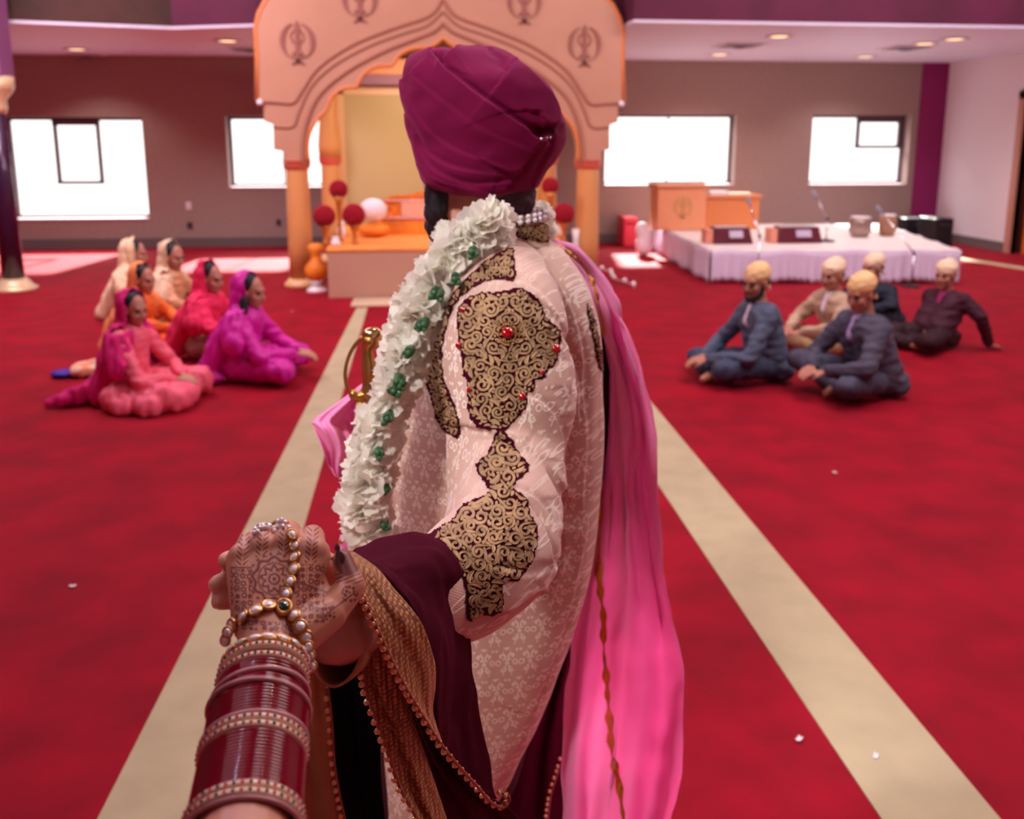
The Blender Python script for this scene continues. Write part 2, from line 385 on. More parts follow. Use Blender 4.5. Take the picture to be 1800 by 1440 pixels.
for (x, y), lb in zip([(400, 71), (205, 105), (1370, 63), (1678, 68), (1265, 95), (1521, 99), (1625, 76)],
                  ['beside the canopy edge', 'above the wide left window', 'ceiling front, above the table', 'close to the white right wall', 'above the third window', 'above the rightmost window', 'small and round, nearest the right vent']):
    q = FL(x, y, ZL); q.y = min(q.y, 14.0); t = thing('recessed_lamp', 'recessed soffit lamp '+lb, 'ceiling lamp', q, 'recessed lamps in the soffit')
    obj('trim_ring', MB().lathe([(.17, 0), (.18, -.012), (.12, -.015), (.11, 0)], q, 24), m_white, t)
    obj('lens', MB().lathe([(.01, -.004), (.115, -.008), (.115, .0), (.01, .0)], q, 20), m_lamp, t)
    spot('recessed_lamp_light', (q.x, q.y, ZL-.03), (q.x, q.y+.2, 0), 75, 120, (1, .85, .78), .1)
for (x, y), lb in zip([(152, 97), (440, 86), (1300, 79), (1592, 83)], ['above the wide left window', 'tucked beside the canopy', 'above the third window', 'near the right wall']):
    q = FL(x, y, ZL); t = thing('ceiling_vent', 'square ceiling air vent '+lb, 'vent', q, 'air vents in the soffit')
    obj('vent_frame', MB().box(q.x-.3, q.x+.3, q.y-.3, q.y+.3, ZL-.012, ZL), m_white, t, False)
    sl = MB()
    for k in range(3): a = .24-.08*k; sl.box(q.x-a, q.x+a, q.y-a, q.y+a, ZL-.02-.008*k, ZL-.012-.008*k)
    obj('louvre', sl, mat('vent_louvre_grey', '8C8090', .6), t, False)  # louvre slats in one even grey
    obj('duct_opening', MB().box(q.x-.06, q.x+.06, q.y-.06, q.y+.06, ZL-.045, ZL-.03), m_dk, t, False)
# round pillar at the left edge of the photo
px, py = -4.60, 10.75
t = thing('round_pillar', 'dark round pillar with a pale flared foot at the far left', 'pillar', (px, py, 0))
obj('pillar_shaft', MB().lathe([(.12, .12), (.105, 1.2), (.10, 2.0)], (px, py, 0), 28), mat('dark_bronze_shaft', '3C1E3C', .25, coat=.5, metal=.3), t)
obj('pillar_foot', MB().lathe([(.24, 0), (.25, .03), (.2, .05), (.17, .1), (.13, .14)], (px, py, 0), 28), mat('pale_gold', 'E6C8A0', .3, metal=.3), t)
obj('pillar_capital', MB().lathe([(.10, 1.95), (.13, 2.02), (.12, 2.1), (.2, 2.2), (.22, 2.25), (.22, 2.35)], (px, py, 0), 28), MATS['pale_gold'], t)
obj('pillar_head', MB().box(px-.17, px+.17, py-.17, py+.17, 2.35, 6.0), mat('mauve_paint', '8A5080', .6), t, False)
# ================================================================ CANOPY
CY = 10.6
def cx(x, y, Y=CY): p = AY(x, y, Y); return (p.x, p.z)
can = thing('wooden_canopy', 'carved peach canopy with a cusped arch, standing over the orange altar', 'canopy', (.3, 10.7, 0))
MX = .30       # centre line
left_out = [(497, 290), (497, 266), (481, 263), (480, 219), (464, 213), (463, 181), (452, 177), (452, 104), (449, 48), (455, 23), (467, 0), (490, -22), (530, -40)]
lo = [cx(*p) for p in left_out]
lo += [(-1.2, 3.55), (-.9, 3.75), (-.4, 3.95), (.0, 4.15), (MX, 4.4)]
cusp = []
for (a, b, bul) in [((543, 288), (575, 193), -.32), ((575, 193), (627, 153), -.42), ((627, 153), (688, 117), -.42), ((688, 117), (740, 84), -.3), ((740, 84), (778, 66), .25)]:
    a = Vector(cx(*a)); b = Vector(cx(*b)); d = b-a; nn = Vector((-d.y, d.x))
    for k in range(8):
        s = k/8; q = a+d*s+nn*(-bul*4*s*(1-s)*.5); cusp.append((q.x, q.y))
cusp.append(cx(778, 66))
mir = lambda P: [(2*MX-x, z) for x, z in P]
outline = lo+list(reversed(mir(lo[:-1])))+mir(cusp)+list(reversed(cusp[:-1]))
obj('arch_front', MB().prism(outline, CY, CY+.22), m_peach, can, False)
# mouldings
md = MB()
def mould(pts, r, yy=CY, k=8):
    q = spline([cx(*p) for p in pts], k); L = [(x, yy, z) for x, z in q]; R = [(2*MX-x, yy, z) for x, z in q]
    md.tube(L, r, 8); md.tube(R, r, 8)
mould([(463, 178), (490, 180), (515, 180), (530, 160), (560, 118), (620, 78), (690, 50), (745, 32), (765, 18), (778, -4)], .022)
mould([(480, 222), (505, 224), (518, 218), (526, 195), (548, 150), (590, 112), (650, 80), (710, 58), (750, 45), (778, 20)], .018)
mould([(532, 290), (533, 250), (540, 210), (562, 165), (610, 125), (670, 92), (730, 68), (762, 55), (778, 40)], .026)
obj('arch_moulding', md, m_peach_d, can)
ed = MB(); ed.tube([(x, CY, z) for x, z in cusp], .02, 8); ed.tube([(x, CY, z) for x, z in mir(cusp)], .02, 8); ed.tube([(x, CY+.02, z) for x, z in lo[6:]], .03, 8); ed.tube([(x, CY+.02, z) for x, z in mir(lo[6:])], .03, 8)
obj('arch_edge_trim', ed, mat('orange_edge_paint', 'D8804A', .4), can)
for sx in (-1, 1):
    for q, w in ((lo[6], 0), ):
        xx = q[0] if sx < 0 else 2*MX-q[0]
        obj('corner_bulb', MB().ell((xx+.03*-sx, CY-.02, q[1]-.02), .035), mat('frosted_bulb', 'EDE4F2', .2), can)
def khanda(c, R, y, th=.03):      # relief emblem: ring, double-edged blade, two curved blades
    mb = MB(); x, z = c
    mb.tube([(x+.30*R*math.cos(a), y, z+.28*R+.30*R*math.sin(a)) for a in np.linspace(0, 2*PI, 25)[:-1]], .05*R, 6, closed=True)
    pr = [(0, 1.0), (.1, .8), (.09, -.35), (.25, -.42), (.25, -.5), (.07, -.52), (.06, -.75), (.1, -.82), (0, -.9)]
    mb.prism([(x+a*R, z+b*R) for a, b in pr]+[(x-a*R, z+b*R) for a, b in reversed(pr[1:-1])], y-th, y)
    for s in (-1, 1):
        A = np.linspace(math.radians(75), math.radians(-85), 14)
        o = [(x+s*(.72*R*math.cos(a)+.06*R), z+.12*R+.78*R*math.sin(a)) for a in A]
        i = [(x+s*((.72-.2*math.sin(PI*min(1, (k+1)/12)))*R*math.cos(a)+.06*R), z+.12*R+(.78-.16*math.sin(PI*min(1, (k+1)/12)))*R*math.sin(a)) for k, a in enumerate(A)]
        mb.prism(o+list(reversed(i)), y-th, y)
        mb.prism([(x+s*R*a, z+R*b) for a, b in ((.1, -.66), (-.25, -.85), (-.3, -.95), (.12, -.78))], y-th, y)
    return mb
for q, r in (((523, 76), .24), ((632, 2), .24)):
    x, z = cx(*q)
    for xx in (x, 2*MX-x): obj('khanda_relief', khanda((xx, z), r, CY+.002, .02), mat('relief_brown', '965A50', .6), can, False)
for x, Y in ((-1.38, 10.71), (1.98, 10.71), (-1.22, 13.0), (1.82, 13.0)):
    c = obj('column', MB().lathe([(.135, .1), (.14, .5), (.125, 1.35), (.12, 1.38)], (x, Y, 0), 28), mat('peach_gold_column', 'D8965C', .35, coat=.2), can)
    obj('capital', MB().lathe([(.12, 1.33), (.14, 1.36), (.155, 1.38), (.155, 1.44), (.17, 1.45)], (x, Y, 0), 28), m_pinkcap, c)
    obj('column_foot', MB().lathe([(.2, 0), (.2, .04), (.17, .07), (.15, .1)], (x, Y, 0), 28), mat('cream_gold_paint', 'E8BC84', .35), c)
    if Y > 12:
        obj('back_post', MB().lathe([(.15, 1.44), (.16, 1.6), (.12, 2.0), (.15, 2.5), (.16, 2.8)], (x, Y, 0), 20), MATS['peach_gold_column'], can)
bk = MB().box(-1.25, 1.85, 12.85, 13.15, 2.55, 2.75); obj('back_lintel', bk, MATS['orange_edge_paint'], can, False)
obj('back_fascia', MB().box(-1.2, 1.8, 12.9, 13.1, 2.42, 2.55), mat('mauve_fascia', '9A6A80', .6), can, False)
obj('side_beam', MB().box(-1.5, -1.26, CY+.23, 13.0, 2.5, 2.7).box(1.86, 2.1, CY+.23, 13.0, 2.5, 2.7), m_peach, can, False)
obj('canopy_roof', MB().box(-1.5, 2.1, CY+.23, 13.15, 2.78, 2.84), mat('canopy_dark_inside', '5A3028', .7), can, False)
fr = MB().box(-1.12, -1.02, 13.16, 13.24, .3, 2.4).box(1.62, 1.72, 13.16, 13.24, .3, 2.4).box(-1.12, 1.72, 13.16, 13.24, 2.3, 2.4)
obj('screen_frame', fr, mat('pale_peach', 'F2C49C', .4), can, False)
obj('back_screen', MB().box(-1.02, 1.62, 13.18, 13.22, .3, 2.3), mat('olive_tan_screen', 'C8B084', .8, bump=.2, bscale=90), can, False)
# ================================================================ ALTAR
alt = thing('altar_platform', 'low peach platform with an orange cloth top under the canopy', 'platform', (.3, 10.6, 0))
obj('plinth', MB().box(-.99, 1.62, 9.8, 12.7, 0, .5), mat('peach_beige_panel', 'C0947E', .6), alt, False, bevel=.01)
obj('cloth_top', MB().box(-1.0, 1.63, 9.79, 12.7, .5, .545), mat('orange_cloth', 'F59A4A', .6, bump=.2, bscale=20, vary=.1), alt, False, bevel=.015)
thr = thing('scripture_throne', 'ornate orange and gold throne stand on the altar platform', 'throne', (.3, 11.6, .545))
tb = MB().box(-.55, 1.15, 11.2, 12.2, .545, .66).box(-.5, 1.1, 11.25, 12.15, .66, .70)
obj('throne_base', tb, m_orange, thr, False, bevel=.012)
hd = MB()
prof = [(-.5, .7), (-.5, .92), (-.42, .98), (-.3, 1.02), (-.15, 1.02), (0, 1.05), (.15, 1.1), (.3, 1.14), (.45, 1.1), (.6, 1.05), (.75, 1.02), (.9, 1.02), (1.02, .98), (1.1, .92), (1.1, .7)]
hd.prism(prof, 11.28, 11.34)
obj('throne_front', hd, mat('gold_orange_carving', 'E07A28', .35, metal=.3, bump=.8, bscale=30, vary=.3, vscale=18), thr, False, bevel=.01)
obj('front_panel', MB().box(-.22, .1, 11.26, 11.28, .76, .94), mat('peach_pink_panel', 'E0AC94', .5), thr, False)
obj('throne_rail', MB().tube([(-.5, 11.26, .74), (1.1, 11.26, .74)], .012).tube([(-.5, 11.26, .95), (1.1, 11.26, .95)], .01), mat('pale_pink_trim', 'F0C0C0', .4), thr)
hill = spline([(-.75, .545), (-.6, .62), (-.4, .70), (0, .74)], 4)
def pillow(c, r, ms, lb, nm='bolster_pillow'):
    me = remesh(MB().ell(c, r, 24, 14), .03, 2); return tag(obj(nm, me, ms), lb, 'pillow')
pp = AY(656, 362, 11.0); pillow((pp.x, 10.95, .63), (.2, .16, .085), m_orange, 'flat orange cushion under the white bolster on the altar', 'cushion'); pillow((pp.x, 10.95, .86), (.17, .13, .145), m_wht, 'white rounded bolster beside the orange throne, left end')
def flower_ball(px_, py_, Y, r, zt, lb):
    p = AY(px_, py_, Y); t = thing('flower_ball_stand', lb, 'flower ball', (p.x, Y, zt), 'red flower balls on gold cones')
    b = MB(); b.ell(p, r*.93, 20, 12)
    for k in range(170):
        z = 1-2*(k+.5)/170; a = k*2.39996; q = Vector((math.cos(a)*math.sqrt(1-z*z), math.sin(a)*math.sqrt(1-z*z), z))
        b.ell(p+q*r*.95, r*.13, 6, 4)
    obj('flower_ball', b, mat('red_roses', 'A80A28', .8, bump=.4, bscale=80, vary=.3, vscale=40), t)
    obj('cone_vase', MB().lathe([(.045, zt), (.025, zt+.03), (.02, (zt+p.z)/2-.05), (.035, p.z-r-.05), (.07, p.z-r*.75)], (p.x, Y, 0), 16), mat('gold_cone', 'C87838', .35, metal=.4), t)
flower_ball(595, 333, 10.5, .1, .545, 'red flower ball on a tall gold cone, topmost of the left three')
flower_ball(570, 380, 10.1, .115, .545, 'red flower ball by the left canopy column, lowest left')
flower_ball(622, 378, 10.15, .12, .545, 'red flower ball nearest the white bolster')
flower_ball(967, 327, 10.5, .095, .545, 'smaller red flower ball just right of the turban')
flower_ball(991, 376, 10.1, .115, .545, 'larger red flower ball beside the right canopy column')
m_porc = mat('white_glossy', 'F6F0F2', .15, coat=.6)
def vase(px_, py_, Y, h, lb, z0=.545):  # vase shapes standing in for bright spots of lamp light
    p = AY(px_, py_, Y); tag(obj('lamp_spot_vase', MB().lathe([(.03, z0), (.055, z0+h*.3), (.05, z0+h*.6), (.03, z0+h*.8), (.045, z0+h)], (p.x, Y, 0), 16), m_porc), lb, 'vase', 'white vase shapes for bright lamp spots')
vase(590, 420, 9.9, .11, 'small white vase shape for a lamp spot at the platform front corner by the left column')
vase(600, 400, 10.8, .2, 'white vase shape for a lamp spot between the lower two left flower balls')
vase(1012, 400, 10.3, .68, 'tall white floor vase shape for bright lamp spots, right of the right flower balls', 0)
vase(985, 410, 10.6, .2, 'taller white vase shape for a lamp spot behind the groom collar')
# orange draped pot next to the platform
p = FL(558, 512); t = thing('draped_pot', 'pot wrapped in orange cloth on a white stand beside the platform', 'pot', p)
obj('stand', MB().lathe([(.13, 0), (.11, .03), (.04, .08), (.1, .13)], p, 18), m_porc, t)
pt = MB().lathe([(.08, .13), (.13, .18), (.13, .28), (.06, .36), (.05, .42), (.1, .5), (.06, .54)], p, 22)
obj('orange_wrap', pt, m_orange, t)
# rug before the altar
r0 = FL(612, 540); tag(obj('floor_mat', MB().box(-.72, 1.35, 9.28, 9.78, 0, .012), mat('cream_mat', 'D8BE9A', .9)), 'cream floor mat in front of the altar platform', 'mat')
# string of small lamps lying on the floor behind the groom
p0 = FL(1058, 476); p1 = FL(1112, 508)
cb = thing('light_string', 'string of small white lamps lying on the carpet by the right column', 'light string', p0)
pts = [p0.lerp(p1, s)+Vector((.05*math.sin(s*9), 0, .02)) for s in np.linspace(0, 1, 12)]
obj('wire', MB().tube(pts, .006, 5), m_white, cb)
for q in pts[::2]: obj('bulb', MB().ell(q+Vector((0, 0, .02)), .028, 10, 6), m_porc, cb)
# ================================================================ MUSICIANS' STAGE
st = thing('low_stage', 'low stage draped in white cloth at the right back', 'stage', (4.9, 12.2, 0))
FLc, FRc, BR, BL = Vector((3.43, 10.45, 0)), Vector((6.35, 10.15, 0)), Vector((7.2, 13.6, 0)), Vector((3.62, 13.85, 0))
Q = [FLc, FRc, BR, BL]; zt = .40
top = MB(); top.add([(*q.xy, zt-.03) for q in Q]+[(*q.xy, zt) for q in Q], [(0, 3, 2, 1), (4, 5, 6, 7), (0, 1, 5, 4), (1, 2, 6, 5), (2, 3, 7, 6), (3, 0, 4, 7)])
obj('stage_top_cloth', top, mat('cream_sheet', 'F2E6E4', .45, bump=.3, bscale=10), st, False, bevel=.012)
sk = MB()
for i in range(4):
    a, b = Q[i], Q[(i+1) % 4]; d = b-a; L = d.length; nrm = Vector((d.y, -d.x, 0)).normalized(); n = int(L/.025); G = []
    for h in np.linspace(0, 1, 7):
        G.append([a+d*(k/n)+nrm*(.012+.022*(1-h)*math.sin(k*1.7+math.sin(k*.31)*2)+.01)+Vector((0, 0, .02+.015*math.sin(k*.21)+(zt-.03)*h)) for k in range(n+1)])
    sk.grid(G)
obj('stage_skirt', sk, mat('lilac_white_skirt', 'D6C4DC', .75, bump=.2, bscale=60), st, solid=.004)
pod = thing('podium', 'light wooden podium with an emblem, standing behind the stage corner', 'podium', (4.0, 12.9, .4))
a = AY(1158, 393, 12.8); b = AY(1240, 393, 12.8)
obj('podium_box', MB().box(a.x-.02, b.x, 12.8, 13.25, .405, 1.02), mat('peach_wood', 'E0946C', .5), pod, False, bevel=.01)
obj('podium_top', MB().box(a.x-.05, b.x+.03, 12.76, 13.3, 1.02, 1.06), MATS['peach_wood'], pod, False, bevel=.01)
obj('khanda_relief', khanda(((a.x+b.x)/2, .73), .17, 12.8, .01), mat('tan_emblem', 'C09058', .6), pod, False)
tb = thing('side_table', 'peach wooden table next to the podium on the stage', 'table', (5, 13.0, .4)); a = AY(1238, 370, 13.0); b = AY(1334, 370, 13.0)
obj('table_panel', MB().box(a.x+.03, b.x, 13.0, 13.5, .403, .86), mat('orange_wood', 'D9824E', .5), tb, False)
obj('table_top', MB().box(a.x, b.x+.03, 12.95, 13.55, .86, .9), MATS['peach_wood'], tb, False, bevel=.008)
p = AY(1262, 338, 13.1); tag(obj('paper_stack', MB().box(p.x-.14, p.x+.14, 13.0, 13.2, .9, .95), m_porc, smooth=False), 'white folded cloth on the peach side table', 'cloth')
def harmonium(x0, x1, Y, lb):
    a = AY(x0, 420, Y).x; b = AY(x1, 420, Y).x; t = thing('harmonium', lb, 'harmonium', ((a+b)/2, Y, .4), 'harmoniums on the stage'); z = .403
    m = mat('dark_red_wood', '5E1C2C', .35, coat=.3)
    mb = MB(); w = b-a
    mb.add([(a-.02, Y, z), (b+.02, Y, z), (b+.02, Y+.3, z), (a-.02, Y+.3, z), (a+.02, Y+.04, z+.2), (b-.02, Y+.04, z+.2), (b-.02, Y+.3, z+.2), (a+.02, Y+.3, z+.2)], [(0, 3, 2, 1), (4, 5, 6, 7), (0, 1, 5, 4), (1, 2, 6, 5), (2, 3, 7, 6), (3, 0, 4, 7)])
    obj('case', mb, m, t, False, bevel=.008)
    obj('name_plate', MB().add([(a+w*.38, Y-.012, z+.08), (a+w*.75, Y-.012, z+.08), (a+w*.75, Y+.025, z+.165), (a+w*.38, Y+.025, z+.165)], [(0, 1, 2, 3)]), mat('silver_grille', 'B9A8C0', .4), t, False, solid=.006)
    obj('bellows', MB().box(a-.1, a-.01, Y+.06, Y+.28, z, z+.18), mat('coral_bellows', 'E09078', .6), t, False, bevel=.01)
    k = MB()
    for i in range(14): k.box(a+.03+i*(w-.06)/14, a+.03+(i+.85)*(w-.06)/14, Y+.12, Y+.24, z+.2, z+.212)
    obj('keyboard', k, m_porc, t, False)
harmonium(1258, 1322, 11.0, 'dark red harmonium nearest the podium, with silver grille')
harmonium(1372, 1444, 11.0, 'dark red harmonium in the middle of the stage')
def drum(x, Y, r, h, m, lb):
    c = AY(x, 400, Y).x; t = thing('tabla_drum', lb, 'drum', (c, Y, .4), 'tabla drums on the stage')
    obj('shell', MB().lathe([(r*.7, .403), (r, .4+h*.35), (r*.95, .4+h*.8), (r*.85, .4+h)], (c, Y, 0), 22), m, t)
    obj('drum_head', MB().lathe([(r*.87, .4+h), (r*.86, .4+h+.012), (.01, .4+h+.014)], (c, Y, 0), 22), m_wht, t)
drum(1512, 11.7, .15, .26, mat('grey_brass', 'A08880', .3, metal=.6), 'wider grey drum on the stage, left one of the pair')
drum(1560, 11.8, .12, .28, mat('tan_wood', '9C7058', .4), 'narrow wooden drum on the stage, right one of the pair')
def mic(base, el, top, lb, on=None):
    t = thing('microphone_stand', lb, 'microphone stand', base, 'microphone stands at the stage')
    b = Vector(base); e = Vector(el); q = Vector(top)
    obj('base', MB().lathe([(.11, b.z), (.11, b.z+.015), (.02, b.z+.03)], (b.x, b.y, 0), 18), m_black, t)
    obj('upright', MB().tube([b, Vector((b.x, b.y, e.z))], .010, 8), m_chrome, t)
    obj('boom', MB().tube([Vector((b.x, b.y, e.z)), q], .008, 8), m_chrome, t)
    d = (Vector((b.x, b.y, e.z))-q).normalized()
    obj('microphone', MB().tube([q-d*.02, q+d*.03, q+d*.12], [.024, .024, .012], 10), mat('grey_mic', '8A8498', .4), t)
    obj('clamp', MB().ell((b.x, b.y, e.z), .02, 8, 6), m_black, t)
def micp(bx, by, Yb, ex, ey, tx, ty, Yt, lb):
    b = AY(bx, by, Yb); e = AY(ex, ey, Yb); mic((b.x, Yb, .403 if Yb > 10.4 else 0), (b.x, Yb, e.z), AY(tx, ty, Yt), lb)
micp(1331, 495, 10.2, 1328, 415, 1315, 350, 10.6, 'microphone stand in front of the harmonium nearest the podium')
micp(1452, 420, 11.2, 1450, 385, 1430, 338, 11.4, 'microphone stand behind the middle harmonium')
micp(1602, 497, 9.95, 1598, 445, 1543, 365, 10.6, 'boom microphone stand reaching over the tabla drums')
# black equipment cases, red case, white bag
def case(x0, x1, Y, z1, lb, m, nm='equipment_case', cat='case', z0=0.0, dep=.5):
    a = AY(x0, 410, Y).x; b = AY(x1, 410, Y).x; t = thing(nm, lb, cat, ((a+b)/2, Y, z0))
    obj('case_body', MB().box(a, b, Y, Y+dep, z0, z1), m, t, False, bevel=.03)
    obj('handle', MB().tube([((a+b)/2-.07, Y-.005, z1-.1), ((a+b)/2-.06, Y-.04, z1-.1), ((a+b)/2+.06, Y-.04, z1-.1), ((a+b)/2+.07, Y-.005, z1-.1)], .01, 6), m_dk, t)
case(1590, 1640, 14.0, .45, 'black equipment case at the foot of the magenta wall strip', m_black, z0=0)
case(1642, 1676, 13.3, .5, 'black equipment case standing by the white right wall', m_black)
case(1096, 1121, 14.3, .48, 'red suitcase against the back wall behind the right column', mat('red_case', 'D8304C', .5), 'suitcase', 'suitcase')
c = AY(1132, 410, 13.2); me = remesh(MB().ell((c.x, 13.2, .16), (.13, .14, .17)).ell((c.x-.03, 13.2, .36), (.1, .1, .14)).ell((c.x+.05, 13.15, .26), (.09, .1, .14)), .02, 3)
tag(obj('cloth_bundle', me, m_wht), 'white cloth bundle on the floor left of the podium', 'bundle')
# scraps of petals on the carpet
for (x, y), lb in zip([(1467, 831), (1540, 1330), (1405, 1300), (513, 548), (127, 1031)], ['below the grey-suited men', 'on the right runner edge near the front', 'beside the pink scarf', 'behind the magenta-clad woman', 'on the dark carpet at left']):
    q = FL(x, y, .004); a = random.random()*6
    mb = MB(); mb.grid([[q+Vector((.012*i*math.cos(a)-.007*j*math.sin(a), .012*i*math.sin(a)+.007*j*math.cos(a), .002+.003*abs(i)*abs(j))) for j in (-1, 0, 1)] for i in (-1, 0, 1)])
    tag(obj('fallen_petal', mb, m_porc, solid=.001), 'tiny pale petal lying on the red carpet '+lb, 'petal', 'petals fallen on the carpet')
# ================================================================ PEOPLE SEATED ON THE CARPET
def head_blob(mb, M, nose=1.0, neck=True):
    def e(c, r): mb.ell(M @ Vector(c), [v*hs for v in r], 14, 9, rot=M.to_3x3().normalized())
    hs = M.to_scale().x
    def c_(a, b, ra, rb=None): mb.cap(M @ Vector(a), M @ Vector(b), ra*hs, (rb or ra)*hs, 10)
    e((-.012, 0, .03), (.098, .076, .098)); e((.03, 0, -.045), (.058, .058, .065)); e((.062, 0, -.092), (.026, .028, .024))
    c_((.084, 0, .012), (.104*nose, 0, -.032), .010, .0145)
    for s in (-1, 1):
        c_((.094, s*.010, -.034), (.094, s*.012, -.036), .009)
        e((.058, s*.036, -.028), (.030, .026, .026)); e((-.004, s*.077, -.012), (.019, .009, .031))
    c_((.080, -.034, .026), (.080, .034, .026), .013); c_((.084, -.016, -.058), (.084, .016, -.058), .0105); c_((.082, -.012, -.069), (.082, .012, -.069), .010)
    if neck: c_((-.02, 0, -.05), (-.045, 0, -.17), .052, .056)
def hand_blob(mb, w, d, palm_n, s=1.0, curl=.5):
    """small five-fingered hand: w wrist, d direction, palm_n normal out of the palm"""
    w = Vector(w); d = Vector(d).normalized(); n = Vector(palm_n); n = (n-d*n.dot(d)).normalized(); u = d.cross(n)
    for k, (off, L) in enumerate(((-.027, .062), (-.009, .075), (.009, .08), (.027, .072))):
        a = w+(d*.02+u*off*.6)*s; b = w+(d*.088+u*off)*s; mb.cap(a, b, .014*s, .012*s, 8)
        c = b+(d*math.cos(curl*.6)+n*math.sin(curl*.6))*L*.5*s; e = c+(d*math.cos(curl*1.5)+n*math.sin(curl*1.5))*L*.5*s
        mb.cap(b, c, .0095*s, .0088*s, 8); mb.cap(c, e, .0088*s, .0075*s, 8)
    a = w+(d*.03+u*.026)*s; b = a+(d*.035+u*.03+n*.01)*s; mb.cap(a, b, .014*s, .0105*s, 8); mb.cap(b, b+(d*.032+u*.006+n*.012)*s, .0105*s, .009*s, 8)
def wrinkle(me, amp, sc, seed=0, st=(1, 1, 1)):
    V = getv(me); N = getn(me); d = np.array([noise.noise(Vector((v[0]*sc*st[0]+seed, v[1]*sc*st[1], v[2]*sc*st[2]+seed))) for v in V]); setv(me, V+N*(amp*d)[:, None])
def person(px_, py_, Y, face, look, spec, label, group=None):
    """face: heading of the body in degrees (0 = +x), look: heading of the head; head centre seen at (px_, py_)"""
    H = AY(px_, py_, Y); s = spec.get('s', 1.0); zh = .735*s; lean = spec.get('lean', .12)
    zh = H.z; hl = zh/s
    fa = math.radians(face); F = Vector((math.cos(fa), math.sin(fa), 0)); Lf = Vector((-F.y, F.x, 0))
    base = Vector((H.x, Y, 0))-F*lean*s
    def P(x, y, z): return base+(F*x+Lf*y)*s+Vector((0, 0, z*s))
    t = thing('person', label, 'person', base, group)
    la = math.radians(look); tilt = math.radians(spec.get('tilt', 8))
    MH = Matrix.Translation(H) @ Matrix.Rotation(la, 4, 'Z') @ Matrix.Rotation(tilt, 4, 'Y') @ Matrix.Scale(s*spec.get('hs', 1.0), 4)
    nk = hl-.15; sh = hl-.20
    skin = spec.get('skin', mat('warm_skin', 'BC8470', .5, sss=.15))
    cx_ = lean-.04
    shl = [P(cx_, sy*.165, sh) for sy in (1, -1)]
    arms = spec['arms']; legs = spec['legs']
    mb = MB(); head_blob(mb, MH)
    mb.cap(MH @ Vector((-.04, 0, -.12)), P(cx_, 0, nk-.03), .05*s, .055*s)
    mb.cap(P(cx_, 0, nk-.08), P(0, 0, .14), .09*s, .10*s)
    for a, sp in zip(arms, shl):
        e, w = P(*a[0]), P(*a[1]); mb.cap(P(cx_, 0, nk-.05), sp, .05*s, .045*s); mb.cap(sp, e, .04*s, .034*s); mb.cap(e, w, .033*s, .024*s)
        d = (w-e).normalized(); hand_blob(mb, w, (P(*a[2])-w) if len(a) > 2 else d, Vector((0, 0, -1)), s)
    for l in legs:
        h, k, f = P(*l[0]), P(*l[1]), P(*l[2]); mb.cap(P(0, 0, .13), h, .1*s, .07*s); mb.cap(h, k, .065*s, .05*s); mb.cap(k, f, .045*s, .032*s)
        tf = P(*l[3]); mb.cap(f, tf, .035*s, .026*s)
    me = remesh(mb, .0085, 2, .4, 'body'); V = getv(me); V[:, 2] = np.maximum(V[:, 2], .006); setv(me, V); obj('body', me, skin, t)
    # eyes, brows, lips
    fe = MB()
    hs = MH.to_scale().x; R3 = MH.to_3x3().normalized()
    for q in (-1, 1):
        obj('eye', MB().ell(MH @ Vector((.083, q*.031, .001)), (.008*hs, .015*hs, .0075*hs), 10, 6, rot=R3), mat('dark_eyes', '1C1012', .3), t)
        fe = MB()
        0 and fe.ell(MH @ Vector((.083, q*.031, .001)), (.008*hs, .015*hs, .0075*hs), 10, 6, rot=R3)
        fe.tube([MH @ Vector((.0925-.01*(k*k)*.4, q*(.032+k*.011), .0245-.0035*k*k)) for k in (-1.2, -.4, .4, 1.3)], .0035*hs, 6)
        obj('eyebrow', fe, mat('dark_eyes', '1C1012', .3), t)
    obj('lips', MB().tube([MH @ Vector((.0935-.002*k*k, k*.008, -.063)) for k in (-2, -1, 0, 1, 2)], [.002*hs, .005*hs, .006*hs, .005*hs, .002*hs], 8), mat('lips_rose', spec.get('lips', '8A4A48'), .4), t)
    # upper clothing
    r = spec.get('bulk', 1.0)
    mb = MB()
    if spec.get('woman'): mb.cap(P(cx_, 0, nk-.06), P(0, 0, .2), .125*s*r, .125*s*r, 16)
    else:
        for o in (-.07, .07): mb.cap(P(cx_, o, nk-.09), P(-.01, o, .17), .118*s*r, .125*s*r, 16)
    for a, sp in zip(arms, shl):
        e, w = P(*a[0]), P(*a[1]); mb.cap(P(cx_, 0, nk-.045), sp, .058*s, .07*s*r); mb.cap(sp, e, .072*s*r, .056*s*r); mb.cap(e, w-(w-e)*.08, .056*s*r, .044*s*r)
    if not spec.get('woman'): mb.cap(P(-.08, -.12, .1), P(-.08, .12, .1), .09*s, .09*s); mb.cap(P(-.02, -.15, .12), P(.02, -.17, .08), .08*s, .05*s)
    me = remesh(mb, .012, 3, .5, 'jacket'); wrinkle(me, .013, 16, px_*.1, (.8, .8, 1.8)); V = getv(me); V[:, 2] = np.maximum(V[:, 2], .01); setv(me, V)
    obj(spec.get('topname', 'jacket'), me, spec['top'], t)
    # lower clothing
    mb = MB()
    for l in legs:
        h, k, f = P(*l[0]), P(*l[1]), P(*l[2]); q = spec.get('lr', 1.0)
        mb.cap(P(-.02, 0, .13), h, .12*s, .095*s*q); mb.cap(h, k, .09*s*q, .072*s*q); mb.cap(k, k.lerp(f, .9), .07*s*q, .055*s*q)
    for a, b, rr in spec.get('skirt', []): mb.cap(P(*a), P(*b), rr*s)
